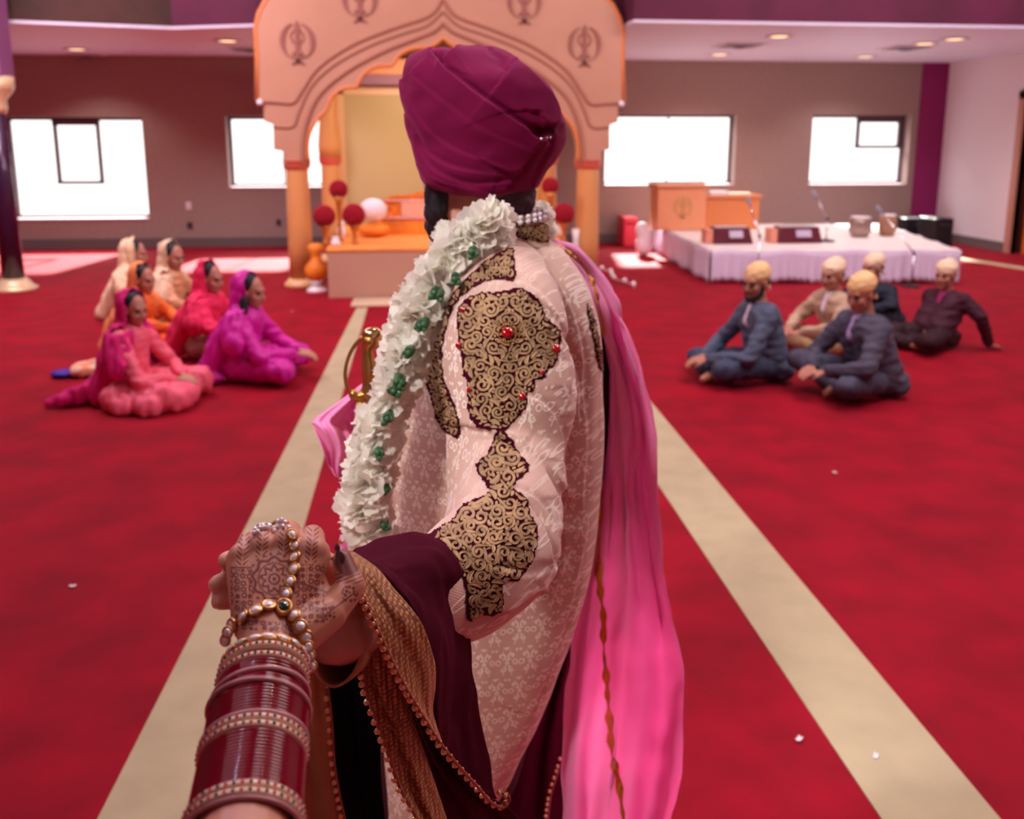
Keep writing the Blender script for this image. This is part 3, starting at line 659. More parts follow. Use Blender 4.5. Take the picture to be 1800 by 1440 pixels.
    me = remesh(mb, .012, spec.get('sm', 3), .5, 'trousers'); wrinkle(me, .016, 15, px_*.3, (1.6, 1.6, .5)); V = getv(me); V[:, 2] = np.maximum(V[:, 2], .008); setv(me, V)
    obj(spec.get('lowname', 'trousers'), me, spec['low'], t)
    if 'shirt' in spec:
        mb = MB().cap(P(cx_+.03, 0, nk-.03), P(cx_+.07, 0, nk-.12), .06*s, .05*s); obj('shirt_collar', remesh(mb, .012, 2), spec['shirt'], t)
    if 'cap' in spec:
        mb = MB(); mb.ell(MH @ Vector((-.022, 0, .062)), (.108*hs, .088*hs, .078*hs), 18, 12, rot=(MH @ Matrix.Rotation(math.radians(spec.get('captilt', 14)), 4, 'Y')).to_3x3().normalized())
        mb.cap(MH @ Vector((-.085, 0, .03)), MH @ Vector((-.115, 0, .0)), .03*hs, .022*hs); mb.ell(MH @ Vector((-.06, 0, .11)), (.05*hs, .045*hs, .035*hs))
        mb.cap(MH @ Vector((-.12, 0, .0)), MH @ Vector((-.13, .02, -.07)), .018*hs, .012*hs); mb.cap(MH @ Vector((-.12, 0, .0)), MH @ Vector((-.135, -.02, -.05)), .016*hs, .010*hs)
        me = remesh(mb, .008, 2); wrinkle(me, .006, 30, px_, (.5, 1, 1.5)); obj('head_scarf', me, spec['cap'], t)
        h2 = MB().ell(MH @ Vector((-.03, 0, .0)), (.082*hs, .08*hs, .05*hs), 14, 9, rot=R3); obj('hair', h2, mat('black_hair', '15101A', .6), t)
    if spec.get('beard'):
        mb = MB()
        for q in (-1, 1):
            mb.cap(MH @ Vector((.01, q*.066, -.02)), MH @ Vector((.03, q*.052, -.075)), .014*hs, .02*hs); mb.cap(MH @ Vector((.03, q*.052, -.075)), MH @ Vector((.075, q*.014, -.105)), .02*hs, .024*hs)
            mb.cap(MH @ Vector((.097, q*.004, -.05)), MH @ Vector((.086, q*.027, -.062)), .006*hs)
        obj('beard', remesh(mb, .007, 1), mat('dark_beard', '18101A', .7), t)
    if spec.get('glasses'):
        g = MB()
        for q in (-1, 1):
            g.tube([MH @ Vector((.106-.006*abs(math.cos(a)), q*.033+.021*math.cos(a), .0+.016*math.sin(a))) for a in np.linspace(0, 2*PI, 15)[:-1]], .0022*hs, 5, closed=True)
            g.tube([MH @ Vector((.1, q*.054, .004)), MH @ Vector((.01, q*.08, .004))], .0022*hs, 5)
        obj('spectacles', g, m_black, t)
    if spec.get('woman'):
        mb = MB(); mb.ell(MH @ Vector((-.026, 0, .040)), (.098*hs, .083*hs, .097*hs), 16, 10, rot=R3); mb.cap(MH @ Vector((-.09, 0, -.01)), MH @ Vector((-.11, 0, -.06)), .04*hs, .03*hs)
        if spec.get('plait'): mb.cap(MH @ Vector((.0, -.085, -.05)), MH @ Vector((.03, -.12, -.19)), .035*hs, .03*hs)
        obj('hair', remesh(mb, .009, 2), mat('black_hair', '15101A', .6), t)
    if 'veil' in spec:
        mb = MB(); R = MH.to_3x3().normalized()
        mb.ell(MH @ Vector((-.028, 0, .035)), (.122*hs, .103*hs, .118*hs), 20, 14, rot=R)
        mb.cap(MH @ Vector((-.04, 0, -.02)), MH @ Vector((-.05, 0, -.15)), .105*hs, .10*hs, 18)
        for q in (-1, 1): mb.cap(P(cx_-.03, 0, nk-.02), P(cx_-.02, q*.165, sh-.01), .10*s, .10*s); mb.cap(P(cx_-.02, q*.18, sh-.02), P(.06, q*.25, .32), .095*s, .095*s); mb.cap(P(cx_-.04, q*.1, sh-.05), P(-.12, q*.12, .22), .12*s, .10*s); mb.cap(P(-.12, q*.12, .22), P(-.2, q*.16, .06), .10*s, .07*s)
        for a, b, ra, rb in spec.get('veilx', []): mb.cap(P(*a), P(*b), ra*s, rb*s)
        me = remesh(mb, .011, 3, .5, 'veil'); wrinkle(me, .024, 14, px_*.7, (1.8, 1.8, .3)); V = getv(me); V[:, 2] = np.maximum(V[:, 2], .012); setv(me, V)
        MI = MH.inverted(); bm = bmesh.new(); bm.from_mesh(me); kill = []
        for f in bm.faces:
            c = f.calc_center_median(); q = MI @ c
            if q.z > -.13: d = q.x-(.012-.25*min(0, q.z+.02)-.3*max(0, q.z-.03))
            else:
                w = c-base; lx = w.dot(F)/s; d = lx-(cx_+.10-(hl-.2-c.z/s)*.30+.3*(abs(w.dot(Lf))/s-.12))
            if d > 0: kill.append(f)
            f.material_index = 1 if d > -.022 else 0
        bmesh.ops.delete(bm, geom=kill, context='FACES'); bm.to_mesh(me); bm.free()
        obj('head_veil', me, [spec['veil'], spec['trim']], t, solid=.004)
    for f in spec.get('extra', []): f(t, P, MH, s)
    return t
def cloth(name, c, **k): return mat(name, c, k.pop('rough', .75), bump=k.pop('bump', .3), bscale=k.pop('bscale', 300), sheen=k.pop('sheen', .2), vary=.08, vscale=9, **k)
cross = [[(.0, .10, .12), (.36, .27, .13), (.16, -.08, .06), (.24, -.16, .04)], [(.0, -.10, .12), (.36, -.29, .12), (.30, .06, .06), (.24, .16, .04)]]
def arms_to(x, z, e=.18, y=.07, ez=.28): return [[(e, .27, ez), (x, y, z), (x+.1, y*.3, z-.02)], [(e, -.27, ez), (x, -y, z), (x+.1, -y*.3, z-.02)]]
yel = cloth('pale_yellow_scarf', 'E8C28A', sheen=.3); cream = cloth('cream_scarf', 'EAD0B0')
skin_m = mat('tan_skin', 'B47A66', .5, sss=.15)
cuff = mat('white_shirt', 'E6E0EE', .6)
MEN = 'men seated cross-legged on the carpet at the right'
person(1329, 497, 6.05, 183, 215, dict(s=1.0, lean=.1, arms=arms_to(.44, .17, .24, .05, .22), legs=[[(.0, .10, .12), (.42, .25, .14), (.22, -.08, .06), (.3, -.2, .04)], [(.0, -.10, .12), (.40, -.29, .11), (.42, .06, .06), (.5, .12, .05)]],
    top=cloth('blue_grey_suit', '4C566E'), low=cloth('slate_trousers', '39415A'), cap=yel, beard=True, glasses=True, skin=skin_m, shirt=cuff, tilt=6, captilt=20),
    'bearded man in spectacles, blue-grey suit and yellow head scarf, sitting cross-legged', MEN)
person(1463, 484, 6.75, 190, 212, dict(s=.98, lean=.14, arms=arms_to(.44, .22, .26, .09, .26), legs=cross, top=cloth('beige_suit', 'B89A82'), low=cloth('beige_trousers', 'A88866'), cap=cream, skin=skin_m, shirt=cuff, tilt=6),
    'man in a beige jacket and cream head scarf, sitting between the two grey suits', MEN)
person(1513, 517, 5.58, 190, 210, dict(s=1.0, lean=.15, arms=arms_to(.42, .20, .27, .08, .25), legs=[[(.0, .10, .12), (.40, .26, .14), (.2, -.08, .06), (.26, -.18, .04)], [(.0, -.12, .12), (.44, -.22, .22), (.3, .02, .07), (.4, .06, .05)]],
    top=cloth('charcoal_mauve_suit', '4A475A'), low=cloth('grey_trousers', '454458'), cap=yel, skin=skin_m, shirt=mat('lilac_shirt', 'B8A8DC', .6), tilt=14, bulk=1.05),
    'clean-shaven man in a dark grey suit, nearest of the seated men', MEN)
person(1534, 471, 7.6, 205, 205, dict(s=.97, lean=.14, arms=arms_to(.42, .2), legs=cross, top=cloth('navy_suit', '10182C'), low=cloth('navy_trousers', '0E1426'), cap=cream, skin=skin_m, tilt=4),
    'man in a navy suit with knotted cream scarf, half hidden behind the grey-suited man', MEN)
person(1662, 484, 6.95, 200, 215, dict(s=.95, lean=-.1, arms=[[(-.2, .3, .30), (-.34, .3, .05), (-.44, .32, .02)], [(-.24, -.26, .28), (-.36, -.24, .05), (-.46, -.26, .02)]], legs=cross, top=cloth('dark_maroon_suit', '3C0A22'), low=cloth('wine_trousers', '2C0818'), cap=cream, skin=skin_m, tilt=2, shirt=mat('magenta_shirt', 'A01068', .5)),
    'man in a dark maroon suit leaning back on straight arms', MEN)
WOM = 'women seated on the carpet at the left'
gold = cloth('gold_trim_cloth', 'E0C098', sheen=.3, rough=.5)
wlegs = [[(.0, .10, .12), (.36, .26, .12), (.16, -.05, .06), (.24, -.12, .04)], [(.0, -.10, .12), (.38, -.26, .12), (.28, .05, .06), (.2, .12, .04)]]
def pants(m): return dict(woman=True, topname='tunic', lowname='salwar', low=m)
hot = cloth('hot_pink_dupatta', 'D40C74', sheen=.4); salmon = cloth('salmon_silk', 'F0647E', rough=.5)
person(236, 544, 5.92, -12, -38, dict(s=.86, lean=.06, arms=arms_to(.36, .2, .2, .06, .22), legs=wlegs, top=salmon, veil=hot, trim=gold, **pants(salmon), lr=1.35, sm=14, skirt=[((.0, -.24, .08), (.42, -.2, .08), .12), ((.2, -.1, .1), (.45, -.1, .09), .1), ((.1, -.2, .08), (.3, -.34, .06), .1), ((.3, -.3, .07), (.42, 0, .07), .1), ((-.05, -.22, .07), (.1, -.34, .06), .09), ((.1, .2, .1), (.42, .2, .12), .12)],
    veilx=[((-.2, -.1, .12), (-.5, -.26, .04), .08, .04), ((-.2, .0, .14), (-.42, -.1, .04), .1, .05)]),
    'woman in a salmon skirt and hot pink veil, sitting nearest at the far left', WOM)
mag = cloth('magenta_silk', 'D014A0', rough=.5, sheen=.3)
person(441, 513, 6.45, -8, -22, dict(s=.97, lean=.10, arms=arms_to(.42, .2, .22, .06, .22), legs=wlegs, top=mag, veil=mag, trim=cloth('cream_piping', 'E8D8C8'), **pants(mag), lr=1.25, plait=True, veilx=[((-.2, -.1, .1), (-.26, -.34, .03), .06, .03), ((-.1, -.2, .05), (-.3, -.36, .03), .04, .03)]),
    'woman dressed all in bright magenta, sitting closest to the cream runner', WOM)
coral = cloth('coral_pink_cloth', 'E8245C', sheen=.3)
person(370, 490, 7.15, -10, -25, dict(s=.97, lean=.10, arms=arms_to(.4, .22), legs=wlegs, top=coral, veil=coral, trim=gold, woman=True, topname='tunic', lowname='salwar', low=cloth('sand_salwar', 'BC9C86'), lr=1.2),
    'woman in a coral red veil and sand trousers, between the salmon and magenta ones', WOM)
org = cloth('orange_tunic_cloth', 'EE7C34', sheen=.2)
person(253, 492, 7.45, -10, -30, dict(s=.93, lean=.10, arms=arms_to(.4, .2), legs=wlegs, top=org, veil=cloth('light_orange_veil', 'F0945C'), trim=gold, **pants(cloth('deep_orange_cloth', 'E85A14'))),
    'woman in orange sitting directly behind the salmon skirt', WOM)
bei = cloth('beige_gold_cloth', 'DCA27C', sheen=.2)
person(304, 452, 8.3, -10, -28, dict(s=.98, lean=.08, arms=arms_to(.36, .22), legs=wlegs, top=bei, veil=cloth('pale_cream_veil', 'E6C8A8'), trim=gold, **pants(bei)),
    'woman in beige and gold with pale veil, right one of the back pair', WOM)
person(238, 446, 8.9, -5, 5, dict(s=.98, lean=.08, arms=arms_to(.36, .22), legs=wlegs, top=cloth('peach_cloth', 'E8AA80'), veil=cloth('peach_veil', 'EFC8A4'), trim=gold, **pants(bei)),
    'woman in a peach veil turned away, rearmost in the seated group of women', WOM)
q = FL(150, 662); me = remesh(MB().ell(q+Vector((0, 0, .05)), (.11, .09, .05)).ell(q+Vector((.07, .04, .07)), (.09, .07, .05)), .012, 3); wrinkle(me, .02, 20)
tag(obj('folded_shawl', me, cloth('cream_orange_cloth', 'E8B890', vscale=12) if 0 else mat('patterned_cloth', 'F0D8C8', .7, c2='E08040', vscale=14)), 'cream and orange cloth bundle on the carpet behind the salmon skirt', 'cloth')
q = FL(112, 664); me = remesh(MB().ell(q+Vector((0, 0, .03)), (.09, .07, .03)), .01, 3); tag(obj('cloth_pouch', me, mat('violet_blue_cloth', '3A18A0', .6)), 'violet blue pouch under the cream and orange bundle', 'pouch')
# ================================================================ THE GROOM
def fabric(name, c, trans=.3, rough=.7, **k):      # cloth that lets some light through
    m = mat(name, c, rough, **k); nt = m.node_tree; b = nt.nodes['Principled BSDF']; out = nt.nodes['Material Output']
    tl = nt.nodes.new('ShaderNodeBsdfTranslucent'); tl.inputs[0].default_value = (*lin(c), 1); mx = nt.nodes.new('ShaderNodeMixShader'); mx.inputs[0].default_value = trans
    nt.links.new(b.outputs[0], mx.inputs[1]); nt.links.new(tl.outputs[0], mx.inputs[2]); nt.links.new(mx.outputs[0], out.inputs[0]); return m
def rings(rows, n=64, k=6, pw=1.0, gs=1.0):        # rows: (py, xl, xr, g, half depth)
    out = []
    for py, xl, xr, g, hd in spline(rows, k):
        mid = (xl+xr)/2; c = PG(mid, py, g); a = (xr-xl)/2*mpp(mid, py, g); r = []
        for j in range(n):
            t = 2*PI*j/n; cs, sn = math.cos(t), math.sin(t)
            r.append(c+RT*(a*math.copysign(abs(cs)**pw, cs))+FH*(hd*math.copysign(abs(sn)**pw, sn)))
        out.append(r)
    return out
def polydist(X_, Y_, poly):
    """signed distance (px) to an open polyline, + on its left side looking along it; and parameter flags for the ends"""
    best = np.full(len(X_), 1e9); sg = np.zeros(len(X_)); end = np.zeros(len(X_))
    for i in range(len(poly)-1):
        ax, ay = poly[i]; bx, by = poly[i+1]; dx, dy = bx-ax, by-ay; L2 = dx*dx+dy*dy
        t = ((X_-ax)*dx+(Y_-ay)*dy)/L2; tc = np.clip(t, 0, 1); d = np.hypot(X_-ax-tc*dx, Y_-ay-tc*dy)
        s = np.sign(dx*(Y_-ay)-dy*(X_-ax)); u = d < best
        best = np.where(u, d, best); sg = np.where(u, s, sg)
        e = np.zeros(len(X_)); 
        if i == 0: e = np.where(t < 0, 1, e)
        if i == len(poly)-2: e = np.where(t > 1, 1, e)
        end = np.where(u, e, end)
    return best*sg, end, best
def fold(me, lines):
    """raise cloth layers: each line (points, side, height m, reach px, groove m); acts on the near side"""
    V = getv(me); N = getn(me); x, y = pxarr(V); fr = (N@np.array(FW)) < .25; D = np.zeros(len(V))
    for pts, side, h, reach, gr in lines:
        P = spline(pts, 6); sd, end, ad = polydist(x, y, P); sd = sd*side
        fade = np.where(end > 0, np.exp(-(ad/14)**2), 1.0)
        st = np.clip((sd+3)/6, 0, 1); st = st*st*(3-2*st)
        D += fade*(h*st*np.exp(-np.maximum(sd, 0)/reach)-gr*np.exp(-((sd+5)/5)**2))
    setv(me, V+N*(D*fr)[:, None])
groom = thing('person', 'groom in a maroon turban and embroidered cream coat, seen from behind', 'person', (PG(800, 1400, 1.6).x, PG(800, 1400, 1.6).y, 0))
gskin = mat('groom_skin', 'CC9280', .5, sss=.2, bump=.15, bscale=400)
MG = Matrix.Translation(PG(838, 294, 1.615)) @ Matrix.Rotation(math.radians(139), 4, 'Z')
mb = MB(); head_blob(mb, MG, neck=False)
mb.cap(PG(858, 330, 1.61), PG(872, 455, 1.59), .062, .070, 20); mb.cap(PG(835, 345, 1.6), PG(845, 430, 1.57), .045, .05, 16)
mb.cap(PG(875, 500, 1.6), PG(850, 1000, 1.63), .11, .12, 20)
mb.cap(PG(880, 520, 1.55), PG(890, 560, 1.42), .05, .05); mb.cap(PG(890, 560, 1.42), PG(885, 930, 1.2), .048, .04)
mb.cap(PG(885, 930, 1.2), PG(640, 1100, .80), .038, .029)
mb.cap(PG(980, 540, 1.7), PG(1000, 900, 1.74), .05, .04)      # far arm
# the groom's left hand, palm up under the bride's fingers
mb.cap(PG(640, 1100, .80), PG(590, 1105, .745), .029, .031, 14); mb.cap(PG(600, 1110, .745), PG(520, 1060, .725), .030, .024, 14); mb.cap(PG(600, 1070, .75), PG(520, 1010, .735), .024, .02, 14)
mb.cap(PG(560, 1115, .735), PG(585, 1125, .73), .022, .022, 12)
mb.cap(PG(600, 1040, .75), PG(585, 1003, .715), .015, .013, 12); mb.cap(PG(585, 1003, .715), PG(562, 985, .70), .012, .0105, 12)
for a, b, c in (((500, 985, .735), (430, 978, .715), (398, 985, .70)), ((505, 1020, .735), (425, 1022, .712), (382, 1026, .695)), ((510, 1050, .735), (430, 1052, .71), (386, 1057, .693)), ((515, 1080, .73), (460, 1080, .715), (425, 1080, .705))):
    mb.cap(PG(*a), PG(*b), .010, .0092, 12); mb.cap(PG(*b), PG(*c), .0092, .0078, 12)
hip = PG(850, 1010, 1.63)
for s in (-1, 1):
    h = hip+RT*.08*s; kn = h+RT*(-.10+.02*s)+Vector((0, 0, -.48))+FH*(.06*s); an = Vector((kn.x, kn.y, .08))+RT*(-.04); mb.cap(h, kn, .085, .06, 14); mb.cap(kn, an, .055, .038, 14)
    mb.cap(an+Vector((0, 0, -.04)), an+Vector((0, 0, -.045))-RT*.14+FH*.1, .038, .03, 12)
    sh = remesh(MB().cap(an+Vector((0, 0, -.042)), an+Vector((0, 0, -.045))-RT*.15+FH*.11, .042, .034, 14), .008, 2); V = getv(sh); V[:, 2] = np.maximum(V[:, 2], .0); setv(sh, V)
    obj('shoe', sh, mat('gold_shoe', 'A87C48', .4, metal=.4), groom)
    tr = MB().cap(h, kn, .095, .07, 18).cap(kn, an, .065, .045, 18); obj('trouser_leg', remesh(tr, .01, 2), mat('maroon_trousers', '3A0618', .7, sheen=.3), groom)
me = remesh(mb, .0032, 3, .5, 'body'); obj('body', me, gskin, groom)
# ear, hair, beard
bd = MB()
for q in (-1, 1):
    bd.cap(MG @ Vector((.030, q*.064, -.005)), MG @ Vector((.038, q*.058, -.07)), .013, .018, 12); bd.cap(MG @ Vector((.038, q*.058, -.07)), MG @ Vector((.074, q*.02, -.108)), .016, .024, 12)
    bd.cap(MG @ Vector((.045, q*.062, -.03)), MG @ Vector((.06, q*.045, -.08)), .016, .02, 12); bd.cap(MG @ Vector((.098, q*.004, -.046)), MG @ Vector((.088, q*.028, -.06)), .008)
bd.cap(MG @ Vector((.08, 0, -.10)), MG @ Vector((.088, 0, -.122)), .026, .02)
me = remesh(bd, .0035, 2); wrinkle(me, .006, 90, 1, (1, 1, .4))
mbrd = mat('groom_beard', '1E1822', .6, bump=1.0, bscale=500, stretch=(1, 1, .15)); obj('beard', me, mbrd, groom)
ey = MB()
for q in (-1, 1): ey.ell(MG @ Vector((.083, q*.031, .001)), (.008, .015, .0075), 12, 8, rot=MG.to_3x3())
for q in (-1, 1): obj('eye', MB().ell(MG @ Vector((.083, q*.031, .001)), (.008, .015, .0075), 12, 8, rot=MG.to_3x3()), MATS['dark_eyes'], groom)
hr = MB(); hr.cap(PG(880, 318, 1.60), PG(884, 345, 1.60), .062, .0585, 24)
me = remesh(hr, .004, 2); wrinkle(me, .003, 120, 1); obj('nape_hair', me, mat('nape_hair', '4A3640', .7, bump=.8, bscale=600, stretch=(1, 1, .3)), groom)
# ---- turban
TR = [(83, 812, 862, 1.62, .03), (90, 742, 884, 1.62, .07), (100, 721, 906, 1.62, .095), (120, 711, 930, 1.62, .115), (140, 708, 958, 1.62, .13), (160, 709, 974, 1.62, .138), (190, 713, 987, 1.62, .142), (220, 719, 994, 1.62, .142),
      (250, 730, 992, 1.62, .138), (280, 736, 977, 1.615, .128), (300, 741, 962, 1.61, .12), (318, 750, 950, 1.61, .112), (331, 778, 940, 1.605, .10), (339, 822, 900, 1.60, .07)]
mb = MB(); mb.loft(rings(TR, 300, 14, .96)); me = mb.mesh('turban')
TL = [([(764, 98), (780, 118), (805, 138), (847, 171), (891, 202), (924, 224), (951, 243)], 1, .015, 60, .008),
      ([(905, 113), (938, 141), (961, 166), (974, 186), (978, 204), (973, 218), (958, 226)], 1, .013, 45, .008),
      ([(892, 104), (925, 127), (962, 155), (982, 185), (990, 215)], 1, .004, 22, .002),
      ([(866, 88), (884, 100), (888, 118)], -1, .004, 18, .003),
      ([(800, 86), (783, 98), (776, 112)], -1, .007, 24, .006),
      ([(733, 235), (750, 282), (780, 308), (836, 324), (905, 316)], 1, .0035, 16, .0015),
      ([(738, 262), (752, 298), (784, 318), (850, 333)], 1, .003, 12, .0012),
      ([(741, 290), (760, 318), (800, 331)], 1, .003, 10, .001),
      ([(716, 205), (745, 262), (800, 295), (870, 305)], 1, .0022, 26, .001),
      ([(712, 150), (745, 215), (800, 262), (880, 290)], 1, .002, 34, .0008),
      ([(852, 282), (886, 300), (914, 296), (930, 268), (946, 246)], -1, .003, 16, .002),
      ([(940, 322), (952, 290), (968, 262), (975, 236)], 1, .003, 14, .002),
      ([(738, 142), (790, 185), (850, 228), (930, 262)], 1, .0016, 30, .0006)]
fold(me, TL)
V = getv(me); N = getn(me); x, y = pxarr(V); fr = (N@np.array(FW)) < .2
V -= N*(.016*np.exp(-(((x-957)/17)**2+((y-228)/10)**2))*fr)[:, None]
setv(me, V); wrinkle(me, .0025, 22, 3, (1, 1, 1.6))
o = obj('turban', me, mat('maroon_turban_cloth', '74083F', .85, bump=.25, bscale=900, sheen=.2, sheentint='E060A0', vary=.05, vscale=20, spec=.2), groom)
tb = bvh(me)
pin = MB()
for x in range(950, 966, 5):
    h, n_ = hit(tb, x, 245-(x-950)*.15, .002)
    if h: pin.ell(h, .0025, 8, 6)
obj('turban_pin', pin, m_chrome, groom)
# ---- coat (body and near sleeve grown together)
brocade = mat('cream_brocade', 'DDBDB2', .55, sheen=.35, sheentint='FFE8E0')
def damask(m, base, light, su=.036, sv=.052):
    x, y, z = coords(m, 'Object'); nt = m.node_tree
    wob = nt.nodes.new('ShaderNodeTexNoise'); wob.inputs['Scale'].default_value = 9; w = X(wob.outputs['Fac'])
    u0 = x*1.0+y*-.55+w*.012; v0 = z*1.0+w*.01
    v = v0/sv; rowi = v.floor(); u = u0/su+rowi.mod(2.0)*.5
    a = (u.frac()-.5).abs(); b = v.frac()-.5
    def arc(cx, cy, r, w): return (hyp(a-cx, (b-cy)*1.35)-r).abs().below(w, .025)
    def dot(cx, cy, r): return hyp(a-cx, (b-cy)*1.2).below(r, .04)
    q1 = (b-.12)+(a-.19)*-.8; q2 = (b+.28)+(a-.17)*.9
    f = (arc(.19, .12, .13, .034)*(1.0-q1.below(-.07, .04))).max(dot(.235, .14, .055)).max(arc(.17, -.28, .11, .03)*q2.below(.07, .04)).max(dot(.2, -.28, .04)).max(dot(0, .38, .06)).max(dot(.09, .40, .035))
    nz = nt.nodes.new('ShaderNodeNewGeometry'); s3 = nt.nodes.new('ShaderNodeSeparateXYZ'); nt.links.new(nz.outputs['Normal'], s3.inputs[0]); flat = X(s3.outputs[2]).abs().below(.55, .5)
    f = f.max((a-(b*.45+.02).abs()).abs().below(.022, .02)*b.below(.3, .1)).max(arc(.36, -.05, .10, .026)).max(dot(.42, .34, .05)).max(dot(.05, -.08, .04))
    f = f*(flat*.8+.2)
    fine = (x*2400.0).sin()*(z*2400.0).sin()
    mixcol(m, (f*.85).min(1.0), base, light)
    bumpfrom(m, f*.7+fine*.2, .5, .0012)
    r = nt.nodes['Principled BSDF'].inputs['Roughness']; nt.links.new((f*-.18+.62).o, r)
damask(brocade, 'C9A294', 'F6EADC', .040, .060)
TOR = [(425, 872, 968, 1.62, .07), (440, 850, 988, 1.62, .10), (465, 815, 1008, 1.62, .13), (500, 780, 1030, 1.62, .15), (550, 750, 1048, 1.62, .16), (600, 726, 1057, 1.62, .165), (700, 702, 1062, 1.62, .165), (800, 690, 1060, 1.62, .16),
       (900, 682, 1052, 1.62, .155), (1000, 674, 1037, 1.62, .155), (1100, 667, 1008, 1.62, .155), (1200, 663, 972, 1.62, .155), (1300, 662, 925, 1.61, .15), (1400, 664, 872, 1.60, .13), (1460, 668, 846, 1.6, .12), (1540, 675, 815, 1.6, .10)]
mb = MB(); mb.loft(rings(TOR, 72, 6, .92))
SL = [(905, 470, 1.54, .055), (895, 520, 1.46, .082), (888, 570, 1.40, .094), (888, 640, 1.36, .099), (894, 720, 1.32, .097), (892, 800, 1.28, .088), (888, 870, 1.22, .083), (882, 930, 1.15, .080), (858, 985, 1.08, .076), (800, 1025, 1.0, .068), (735, 1048, .93, .058), (680, 1065, .87, .048)]
q = spline(SL, 6); mb.tube([PG(a, b, c) for a, b, c, _ in q], [r for *_, r in q], 40)
coat = remesh(mb, .0045, 4, .5, 'coat')
CL = [([(838, 500), (880, 488), (930, 500), (968, 540), (990, 600), (998, 680)], 1, .004, 30, .002),      # armhole seam
      ([(905, 500), (945, 560), (985, 600), (1010, 650), (1015, 730)], 1, .004, 22, .003), ([(935, 520), (985, 570), (1020, 640)], -1, .0035, 20, .003),
      ([(962, 470), (1000, 540), (1022, 620), (1025, 700)], 1, .004, 20, .003),
      ([(798, 745), (830, 752), (870, 763), (915, 790)], -1, .006, 20, .004), ([(900, 770), (945, 800), (985, 850), (998, 880)], -1, .005, 16, .003),
      ([(940, 700), (975, 730), (992, 770), (990, 810)], 1, .005, 22, .003), ([(810, 885), (840, 868), (880, 866), (925, 885), (955, 930), (965, 985)], 1, .006, 18, .004),
      ([(905, 862), (945, 880), (975, 920), (978, 975), (955, 1030)], 1, .005, 16, .003), ([(870, 1000), (930, 1010), (985, 985)], 1, .003, 30, .002),
      ([(920, 780), (960, 820), (980, 870)], 1, .004, 20, .003), ([(830, 1085), (890, 1075), (945, 1040)], -1, .004, 20, .002), ([(1030, 930), (1000, 1080), (930, 1260)], 1, .005, 60, .002),
      ([(1010, 640), (1030, 760), (1025, 880)], 1, .003, 40, .001)]
fold(coat, CL); wrinkle(coat, .005, 11, 8, (1.6, 1.6, .8))
coato = obj('coat', coat, brocade, groom); cb_ = bvh(coat)
# collar
maroon = mat('maroon_velvet', '3C0418', .9, sheen=.1, sheentint='A01040', bump=.15, bscale=800, spec=.06)
CO = [(386, 806, 961, 1.605, .072), (400, 804, 963, 1.605, .075), (415, 800, 966, 1.605, .078), (431, 794, 969, 1.605, .082)]
rr = rings(CO, 90, 6)
for r in rr:
    c = sum(r, Vector())/len(r)
    for k, p in enumerate(r): r[k] = p+Vector((0, 0, (p-c).dot(RT)*-.10-(p-c).dot(FH)*.12))
col_me = MB().loft(rr, caps=False).mesh('collar'); obj('collar', col_me, mat('cream_collar', 'D8C0A8', .6), groom, solid=.004); colb = bvh(col_me)
goldt = mat('antique_gold_thread', 'A6835F', .42, metal=.4, bump=.9, bscale=1500, vary=.25, vscale=60)
goldb = mat('bright_gold_bead', 'C08A50', .28, metal=.9)
ruby = mat('ruby_glass', 'A0040C', .08, coat=1); diamond = mat('clear_stone', 'E8E0E6', .05, coat=1, metal=.3, bump=.6, bscale=900)
from collections import deque
def inpoly(x, y, P):
    c = False; j = len(P)-1
    for i in range(len(P)):
        if (P[i][1] > y) != (P[j][1] > y) and x < (P[j][0]-P[i][0])*(y-P[i][1])/(P[j][1]-P[i][1])+P[i][0]: c = not c
        j = i
    return c
